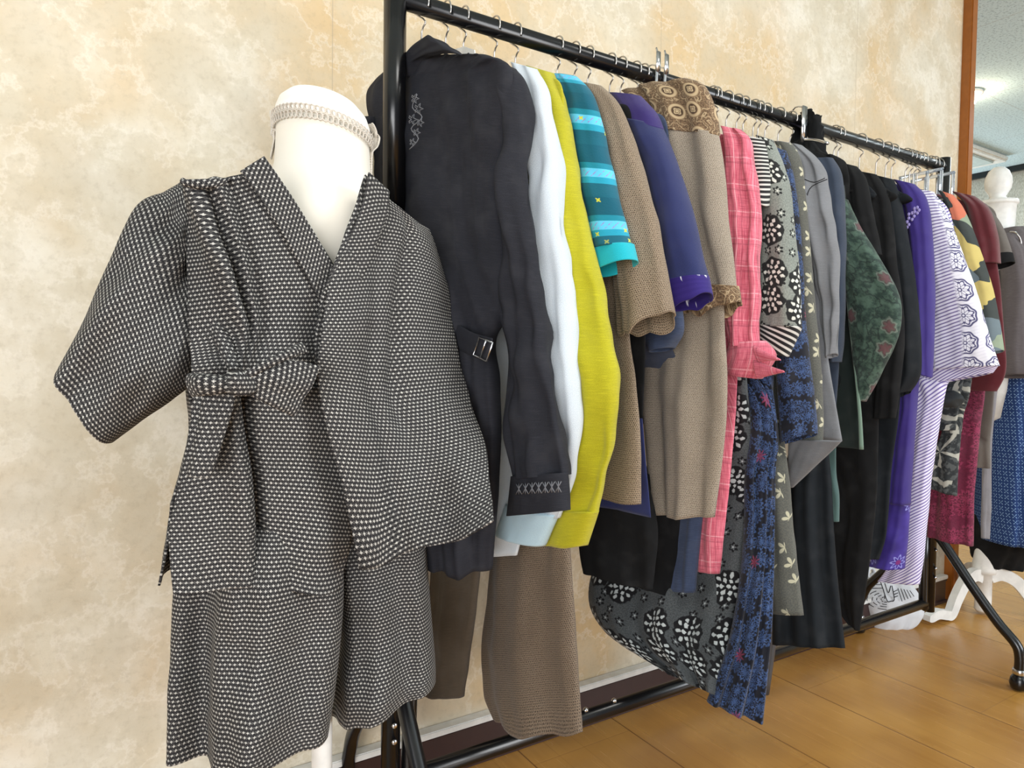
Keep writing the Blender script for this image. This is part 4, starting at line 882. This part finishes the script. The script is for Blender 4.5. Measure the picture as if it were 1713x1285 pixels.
# ---- jacket
JK = thing('wrap_jacket', (C0.x, C0.y, 1.2), 'black and white woven wrap jacket tied in a bow, worn by the cream dress form', 'jacket')
def rowsM(rows, df=0., **k): return [[PM(q[0], q[1], df+(q[2] if len(q) > 2 else 0), **k) for q in r] for r in rows]
def gather(u, w):  # folds converging on the knot at the lower left
    x = u*.9; a = math.exp(-((x-(.10+.30*w))/.06)**2)*.026 - math.exp(-((x-(.20+.21*w))/.032)**2)*.024 + math.exp(-((x-(.29+.13*w))/.045)**2)*.018 - math.exp(-((x-(.38+.06*w))/.04)**2)*.012
    return a*min(1, .45+w*.9)
LU = [[(304, 303, -.02), (335, 300), (372, 296), (406, 290), (430, 278), (442, 262, .0)],
      [(312, 345, -.03), (345, 340), (388, 335), (424, 325), (452, 312), (466, 298)],
      [(314, 400, -.035), (352, 392), (398, 385), (440, 378), (480, 368), (497, 343)],
      [(313, 450, -.03), (360, 442), (408, 436), (455, 430), (505, 422), (530, 396)],
      [(316, 510, -.02), (366, 500), (415, 495), (465, 488), (520, 482), (570, 465)],
      [(318, 570, -.01), (372, 560), (420, 552), (470, 548), (530, 545), (600, 540)],
      [(320, 615, 0), (372, 608), (405, 608), (450, 606), (505, 604), (590, 600)],
      [(320, 655, .0), (368, 650), (405, 650), (450, 650), (500, 650), (580, 650)]]
patch('left_front', rowsM(LU), KIM, JK, nr=10, nc=12, disp=gather, rot=.05, seed=1.3, wr=.004)
def pep(u, w): return -.026*math.exp(-((u-(.46-.02*w))/.035)**2)+.020*math.exp(-((u-.36)/.07)**2)+.012*math.sin(u*9+1)*w
LL = [[(320, 640, -.004), (352, 640), (395, 642), (440, 645), (495, 645), (560, 650)],
      [(320, 720, -.01), (352, 720), (402, 718), (452, 718), (505, 718), (578, 720)],
      [(302, 810, -.01), (352, 800), (416, 795), (466, 795), (522, 795), (590, 800)],
      [(284, 885, .0), (348, 880), (424, 872), (472, 872), (528, 874), (590, 880)],
      [(285, 940, .005), (350, 932), (428, 926), (474, 932), (530, 936), (584, 930)],
      [(289, 992, .01), (352, 990), (430, 980), (470, 985), (530, 993), (572, 985)]]
patch('left_skirt', rowsM(LL, .004), KIM, JK, nr=10, nc=12, disp=pep, rot=.03, seed=4.1, wr=.004, uo=(.003, .001))
RP = [[(612, 292, .0), (622, 303), (640, 318), (662, 338), (693, 362), (720, 384, -.01)],
      [(592, 352, .004), (618, 358), (648, 368), (680, 382), (710, 402), (735, 430, -.01)],
      [(557, 449, .010), (592, 452), (630, 455), (672, 462), (713, 478), (747, 503, -.01)],
      [(538, 530, .014), (580, 535), (625, 538), (672, 545), (720, 556), (757, 570, .0)],
      [(528, 620, .016), (574, 632), (622, 642), (678, 650), (732, 655), (772, 662, .0)],
      [(545, 715, .020), (597, 724), (648, 732), (704, 736), (755, 738), (796, 742, .0)],
      [(572, 820, .024), (622, 828), (670, 830), (725, 824), (772, 817), (812, 814, .0)],
      [(600, 952, .03), (640, 942), (688, 924), (735, 908), (783, 896), (827, 884, .005)]]
def rfold(u, w): return -.016*math.exp(-((u-(.70-.22*w))/.05)**2)*math.sin(min(1, w*1.3)*3.14)+.020*w*math.sin(u*7.5+.3)-.014*math.exp(-((u-(.45-.1*w))/.05)**2)*w
for i_, r_ in enumerate(RP):
    e_ = [0, 0, .005, .015, .04, .085, .13, .17][i_]
    RP[i_] = [(q[0], q[1], (q[2] if len(q) > 2 else r_[0][2] if len(r_[0]) > 2 else 0)*(1 if j_ in (0, 5) else .6)+e_*(j_/5)**1.2) for j_, q in enumerate(r_)]
patch('right_front', rowsM(RP, .010, half=.30), KIM, JK, nr=10, nc=12, disp=rfold, rot=-.12, seed=7.7, wr=.004)
# collar bands
CB1 = [[(442, 261), (424, 272), (402, 286)], [(468, 298), (450, 312), (432, 326)], [(498, 344), (481, 360), (464, 376)], [(530, 396), (513, 414), (497, 430)], [(560, 448), (544, 468), (528, 486)], [(588, 500), (574, 520), (560, 540)]]
patch('collar_band', rowsM(CB1, .006), KIM, JK, nr=8, nc=6, rot=.55, wr=.001, seed=2.)
CB2 = [[(618, 288), (634, 303), (652, 320)], [(606, 345), (626, 352), (646, 362)], [(585, 398), (606, 408), (626, 418)], [(557, 449), (580, 464), (602, 478)], [(540, 496), (560, 512), (580, 528)], [(529, 560), (546, 570), (562, 580)], [(528, 622), (544, 630), (560, 636)]]
patch('collar_band', rowsM(CB2, .020, half=.30), KIM, JK, nr=8, nc=6, rot=-.5, wr=.001, seed=3.)
bm = bmesh.new(); pts = []
for k in range(9):
    a = math.radians(8*k/8*22.5-0); 
    ang = math.pi*k/8; pts.append(Vector((ncx, ncy, 1.205+.012*math.sin(ang)))+SD*(-math.cos(ang)*.083)-FD*(math.sin(ang)*.085))
ROW = [[p+Vector((0, 0, .018))-(Vector((ncx, ncy, p.z))-p)*.0 for p in pts], [p+(p-Vector((ncx, ncy, p.z)))*.12 for p in pts], [p+(p-Vector((ncx, ncy, p.z)))*.3-Vector((0, 0, .02)) for p in pts]]
bm.free(); patch('collar_band', ROW, KIM, JK, nr=3, nc=3, wr=.001)
# back panel (kept inside the front silhouette)
def BK(px, py, f): return onf(px, py, f)
bk = []
for s_w, zc in ((.10, 1.20), (.19, 1.165), (.20, 1.08), (.185, .96), (.175, .86), (.20, .76), (.215, .66)):
    bk.append([Vector((C0.x, C0.y, zc))+SD*(s_w*math.cos(a))-FD*(.12*math.sin(a)) for a in [math.pi*(1-k/6) for k in range(7)]])
patch('back', bk, KIM, JK, nr=5, nc=5, wr=.004)
# sleeve on the far left
def SDp(px, py, D): return atD(px, py, D)
ss = [(SDp(304, 304, .915), SDp(318, 470, .93), .07), (SDp(272, 322, .905), SDp(318, 545, .92), .09), (SDp(232, 344, .895), SDp(321, 632, .905), .11), (SDp(196, 425, .885), SDp(288, 668, .895), .125), (SDp(155, 520, .875), SDp(238, 702, .885), .13), (SDp(108, 618, .865), SDp(183, 742, .875), .12)]
loft('sleeve', ss, KIM, JK, nu=64, nv=10, fold=.010, nf=2.2, ph=4.2, foldtop=.9, wr=.005, shear=.0)
loft('shoulder_pleat', [(SDp(302, 300, .90), SDp(320, 312, .905), .02), (SDp(312, 330, .895), SDp(334, 350, .90), .028), (SDp(318, 420, .885), SDp(345, 430, .89), .03), (SDp(334, 500, .875), SDp(368, 506, .88), .03), (SDp(358, 570, .865), SDp(392, 572, .87), .025), (SDp(384, 622, .86), SDp(404, 620, .86), .015)], KIM, JK, fold=.002, bottom=True, wr=.003)
loft('shoulder_fold', [(PM(303, 301, .006), PM(306, 311, .006), .012), (PM(340, 300, .010), PM(335, 316, .012), .014), (PM(385, 297, .004), PM(372, 312, .006), .010)], KIM, JK, bottom=True, wr=.001)
# sleeve on the right, hidden behind the open panel
rs = [(BK(700, 385, -.01), BK(728, 425, -.02), .05), (BK(706, 470, -.02), BK(742, 500, -.03), .07), (BK(712, 560, -.03), BK(748, 585, -.04), .08), (BK(718, 640, -.04), BK(760, 665, -.04), .08)]
loft('sleeve', rs, KIM, JK, fold=.006)
# bow
BW = bpy.data.objects['wrap_jacket']
def PB(px, py, df): return PM(px, py, df)
bl = [(PB(404, 622, 0.064), PB(404, 650, 0.064), .012), (PB(430, 612, 0.069), PB(424, 664, 0.069), .018), (PB(462, 604, 0.072), PB(446, 676, 0.072), .018), (PB(500, 604, 0.069), PB(470, 688, 0.069), .016), (PB(535, 612, 0.064), PB(490, 697, 0.064), .012)]
loft('bow_loop', bl, KIM, JK, nu=36, wr=.002, bottom=True, uvs=1)
bl2 = [(PB(400, 626, 0.075), PB(404, 642, 0.075), .008), (PB(440, 604, 0.083), PB(446, 618, 0.083), .008), (PB(476, 586, 0.079), PB(486, 600, 0.079), .008), (PB(503, 572, 0.063), PB(514, 590, 0.063), .006)]
loft('bow_strap', bl2, KIM, JK, nu=24, wr=.001, bottom=True)
bl3 = [(PB(400, 630, 0.064), PB(400, 650, 0.064), .014), (PB(375, 628, 0.069), PB(374, 658, 0.069), .022), (PB(345, 625, 0.067), PB(346, 662, 0.067), .022), (PB(318, 624, 0.046), PB(322, 664, 0.046), .012)]
loft('bow_loop', bl3, KIM, JK, nu=36, wr=.002, bottom=True)
bl4 = [(PB(340, 650, 0.046), PB(398, 655, 0.046), .012), (PB(334, 690, 0.049), PB(388, 692, 0.049), .014), (PB(324, 740, 0.049), PB(372, 742, 0.049), .014), (PB(312, 796, 0.049), PB(353, 799, 0.049), .012)]
loft('bow_tail', bl4, KIM, JK, nu=30, wr=.002, bottom=True, fold=.002)
bm = bmesh.new(); bmesh.ops.create_icosphere(bm, subdivisions=3, radius=.017, matrix=Matrix.Translation(PB(400, 639, 0.075)) @ Matrix.Diagonal((1, .9, .95, 1)))
uvl = bm.loops.layers.uv.new('UVMap')
for v in bm.verts: v.co += (v.co-PB(400, 639, 0.075))*noise.noise(v.co*50)*.5
for f in bm.faces:
    for l in f.loops: l[uvl].uv = (l.vert.co.x*1.2+l.vert.co.y*.4, l.vert.co.z)
link('knot', bm, KIM, JK)
# ---- trousers
TK = thing('cropped_trousers', (C0.x, C0.y, .7), 'wide cropped trousers in the same black and white weave below the wrap jacket', 'trousers')
lg = [(SDp(318, 870, 1.0), SDp(560, 880, 1.0), .17), (SDp(305, 960, .99), SDp(572, 965, .99), .18), (SDp(301, 1050, .985), SDp(570, 1055, .985), .17), (SDp(298, 1150, .978), SDp(560, 1155, .98), .17), (SDp(297, 1246, .975), SDp(547, 1236, .975), .17)]
loft('leg', lg, KIM, TK, nu=110, nv=12, fold=.030, nf=3.0, ph=.35, foldtop=.45, wr=.004)
lg2 = [(SDp(470, 740, 1.10), SDp(690, 740, 1.12), .15), (SDp(520, 850, 1.12), SDp(708, 850, 1.13), .16), (SDp(556, 950, 1.13), SDp(714, 940, 1.13), .17), (SDp(562, 1050, 1.13), SDp(722, 1040, 1.13), .17), (SDp(556, 1130, 1.13), SDp(728, 1110, 1.13), .17), (SDp(553, 1188, 1.13), SDp(729, 1140, 1.13), .17)]
loft('leg', lg2, KIM, TK, nu=96, nv=12, fold=.024, nf=2.6, ph=2.35, foldtop=.35, wr=.004)
# ================================================================ SECOND MANNEQUIN
MQD = 2.6
MP = CAM + _r*(1.936*MQD/2.75) + _f*MQD; mx, my = MP.x, MP.y
def zpy(py, D=MQD): return (CAM+ray(1665, py)*D).z
def lat(px, py, D=2.75): return CAM+ray(px, py)*(D*MQD/2.75)
m2 = thing('mannequin', (mx, my, 0), 'white dress form with a turned knob neck and curved tripod feet beyond the rack', 'mannequin')
top = lat(1671, 279); ax = top.x; ay = top.y; z0 = top.z
def R_at(py0): return zpy(py0)
sc2 = 2.75/FPX
prof = [(.004, 0), (.020, -.004), (.036, -.018), (.046, -.04), (.049, -.062), (.045, -.085), (.033, -.105), (.027, -.115), (.033, -.122), (.040, -.128), (.066, -.131), (.068, -.143), (.064, -.146), (.060, -.15), (.058, -.2), (.055, -.25), (.062, -.29), (.09, -.31), (.12, -.335), (.12, -.40), (.11, -.55), (.09, -.68), (.09, -.85), (.08, -.95), (.02, -.98)]
bm = bmesh.new(); lathe(bm, [(r*.92, z) for r, z in prof[:11]], (ax, ay, z0), 32); link('finial', bm, WHITEP, m2)
bm = bmesh.new(); lathe(bm, prof[10:], (ax, ay, z0), 36); link('torso', bm, WHITEP, m2)
zc = lat(1663, 905, 2.75).z
bm = bmesh.new(); lathe(bm, [(.018, z0-.98), (.018, zc+.01), (.026, zc), (.034, zc-.06), (.042, zc-.12), (.040, zc-.135), (.028, zc-.14), (.028, zc-.27), (.03, zc-.28), (.022, zc-.29)], (ax, ay, 0), 28); link('pole', bm, WHITEP, m2)
zh = zc-.15
for k, ang in enumerate((math.radians(-122), math.radians(10), math.radians(118))):
    dr = _r*math.cos(ang)+Vector((_f.x, _f.y, 0)).normalized()*math.sin(ang)
    dr = [(-_r*.92-_f*.38), (_r*.97-_f*.24), (_r*.12+_f*.97)][k]; dr.z = 0; dr.normalize(); sd_ = Vector((-dr.y, dr.x, 0))
    bm = bmesh.new(); prf = [(.02, zh+.0, .045), (.06, zh+.012, .045), (.11, zh-.012, .043), (.155, zh-.07, .04), (.185, zh-.145, .036), (.215, zh-.2, .034), (.26, .035, .034), (.30, .026, .030), (.315, .026, .02)]
    prf = [(a, max(b_, .026), c) for a, b_, c in prf]; s = interp([(Vector((a, b_, 0)), c) for a, b_, c in prf], 6)
    rings = []
    for i, (p, h) in enumerate(s):
        q = s[min(i+1, len(s)-1)][0]-s[max(i-1, 0)][0]; nrm = Vector((-q.y, q.x, 0)).normalized()
        pr = []
        for so, ho in ((-.014, -.5), (.014, -.5), (.014, .5), (-.014, .5)):
            a = p+nrm*(ho*h); pr.append(bm.verts.new(Vector((ax, ay, 0))+dr*a.x+sd_*so+Vector((0, 0, max(.001, a.y)))))
        rings.append(pr)
    for A_, B_ in zip(rings, rings[1:]):
        for j in range(4): bm.faces.new((A_[j], A_[(j+1) % 4], B_[(j+1) % 4], B_[j]))
    bm.faces.new(rings[0][::-1]); bm.faces.new(rings[-1]); bmesh.ops.recalc_face_normals(bm, faces=bm.faces)
    o = link('foot', bm, WHITEP, m2, False)
tp = thing('sleeved_blouse', (ax, ay, 1.3), 'dark grey brown blouse worn by the white dress form at the right edge', 'blouse')
GB = plain('grey_brown_stripe_wool', (92, 86, 88), .35, .85, .1, streak=.3)
def L2(px, py, D=2.75): return lat(px, py, D)
loft('body', [(L2(1655, 388), L2(1700, 385), .16), (L2(1640, 410), L2(1720, 408), .22), (L2(1625, 470), L2(1738, 470), .26), (L2(1620, 560), L2(1740, 560), .26), (L2(1622, 622), L2(1738, 632), .27)], GB, tp, fold=.010, nf=4)
loft('sleeve', [(L2(1662, 398, 2.6), L2(1700, 404, 2.6), .07), (L2(1678, 450, 2.55), L2(1716, 450, 2.55), .09), (L2(1676, 560, 2.52), L2(1722, 560, 2.52), .09), (L2(1680, 628, 2.5), L2(1724, 632, 2.5), .09)], GB, tp, fold=.006)
bm = bmesh.new(); tube(bm, [L2(1690, 388, 2.6)+Vector((0, 0, .0))]+[L2(a, b_, 2.55) for a, b_ in ((1700, 390), (1708, 405), (1706, 425))], .003, 8, 4); link('neck_cord', bm, WIRE, tp)
sk = thing('blue_dotted_skirt', (ax, ay, .9), 'blue stitched dot pattern skirt below the grey brown blouse at the right edge', 'skirt')
SAS = sashiko('blue_sashiko_cotton', (34, 60, 112), (150, 186, 228))
loft('body', [(L2(1664, 622), L2(1745, 622), .24), (L2(1658, 700), L2(1752, 700), .28), (L2(1652, 800), L2(1760, 800), .30), (L2(1650, 904), L2(1764, 908), .32)], SAS, sk, fold=.020, nf=5, nu=80)
BS = thing('black_underskirt', (ax, ay, .7), 'black underskirt hem showing below the blue dotted skirt', 'skirt')
loft('body', [(L2(1640, 860, 2.8), L2(1735, 860, 2.8), .2), (L2(1628, 905, 2.82), L2(1715, 905, 2.82), .18), (L2(1630, 936, 2.84), L2(1704, 942, 2.84), .16)], BLK, BS, fold=.01)
SS = thing('grey_checked_stole', (ax-.1, ay, .9), 'narrow pale grey stole hanging between the wine skirt and blue skirt', 'stole')
loft('body', [(L2(1652, 640, 2.5), L2(1668, 640, 2.5), .02), (L2(1645, 760, 2.5), L2(1658, 760, 2.5), .02), (L2(1642, 850, 2.5), L2(1658, 850, 2.5), .02), (L2(1641, 900, 2.5), L2(1656, 902, 2.5), .02)], plain('pale_grey_check_wool', (128, 126, 130), .4), SS, fold=.002)
# ================================================================ CANVAS BAG ON THE FLOOR
CANV = plain('white_canvas', (214, 218, 224), .12, .9)
bgp = atZ(1490, 1052, 0); Db = _f.dot(bgp-CAM)
bg = thing('canvas_tote_bag', (bgp.x, bgp.y, 0), 'white canvas bag with a black line drawing, slumped on the floor behind the bottom rail', 'bag')
def BP(px, py, d=0.): return atD(px, py, Db+.03+d)
lf = [(BP(1452, 960, .02), BP(1475, 958, .02), .03), (BP(1440, 972, .01), BP(1510, 968, .01), .06), (BP(1437, 1000), BP(1535, 995), .09), (BP(1448, 1025), BP(1542, 1022), .10), (BP(1458, 1048), BP(1528, 1044), .09), (BP(1466, 1054), BP(1512, 1053), .05)]
o = loft('body', lf, CANV, bg, nu=48, fold=.004, bottom=True, wr=.004, sq=.6)
INK = simple('black_print_ink', (28, 28, 34), .8)
bm = bmesh.new()
def stroke(pts, r=.0016): tube(bm, [BP(a, b_, -.056) for a, b_ in pts], r, 6, 4)
stroke([(1443, 979), (1474, 978)]); stroke([(1442, 985), (1476, 984)]); tube(bm, [BP(1454+4.5*math.cos(a), 973+4.5*math.sin(a), -.052) for a in [k*.628 for k in range(10)]], .0012, 6, closed=True); tube(bm, [BP(1454+1.8*math.cos(a), 973+1.8*math.sin(a), -.052) for a in [k*.785 for k in range(8)]], .001, 6, closed=True)
stroke([(1462, 967), (1470, 968), (1476, 982), (1484, 1005), (1490, 1006), (1496, 1003), (1492, 980)]); stroke([(1480, 976), (1486, 992), (1490, 980)]); stroke([(1480, 994), (1480, 1002)])
for rr in (8, 14, 20, 27):
    for a0 in (1.6, 2.3, 3.0, 3.7): stroke([(1484+rr*1.25*math.cos(a0+t_), 1003+rr*.62*math.sin(a0+t_)) for t_ in (0, .22, .45)], .0013)
for k in range(5): stroke([(1502+k*5, 984+k*1), (1509+k*5, 1006-k*2)], .0013)
for k in range(3): stroke([(1495, 990+k*5), (1502, 987+k*5)], .0013)
link('line_drawing', bm, INK, bg)
bm = bmesh.new(); tube(bm, [BP(1452, 966, -.03), BP(1452, 956, -.02), BP(1457, 950, 0), BP(1462, 955, .01), BP(1461, 966, .0)], .006, 10, 5); link('handle', bm, CANV, bg)
# dark storage box seen behind the bag
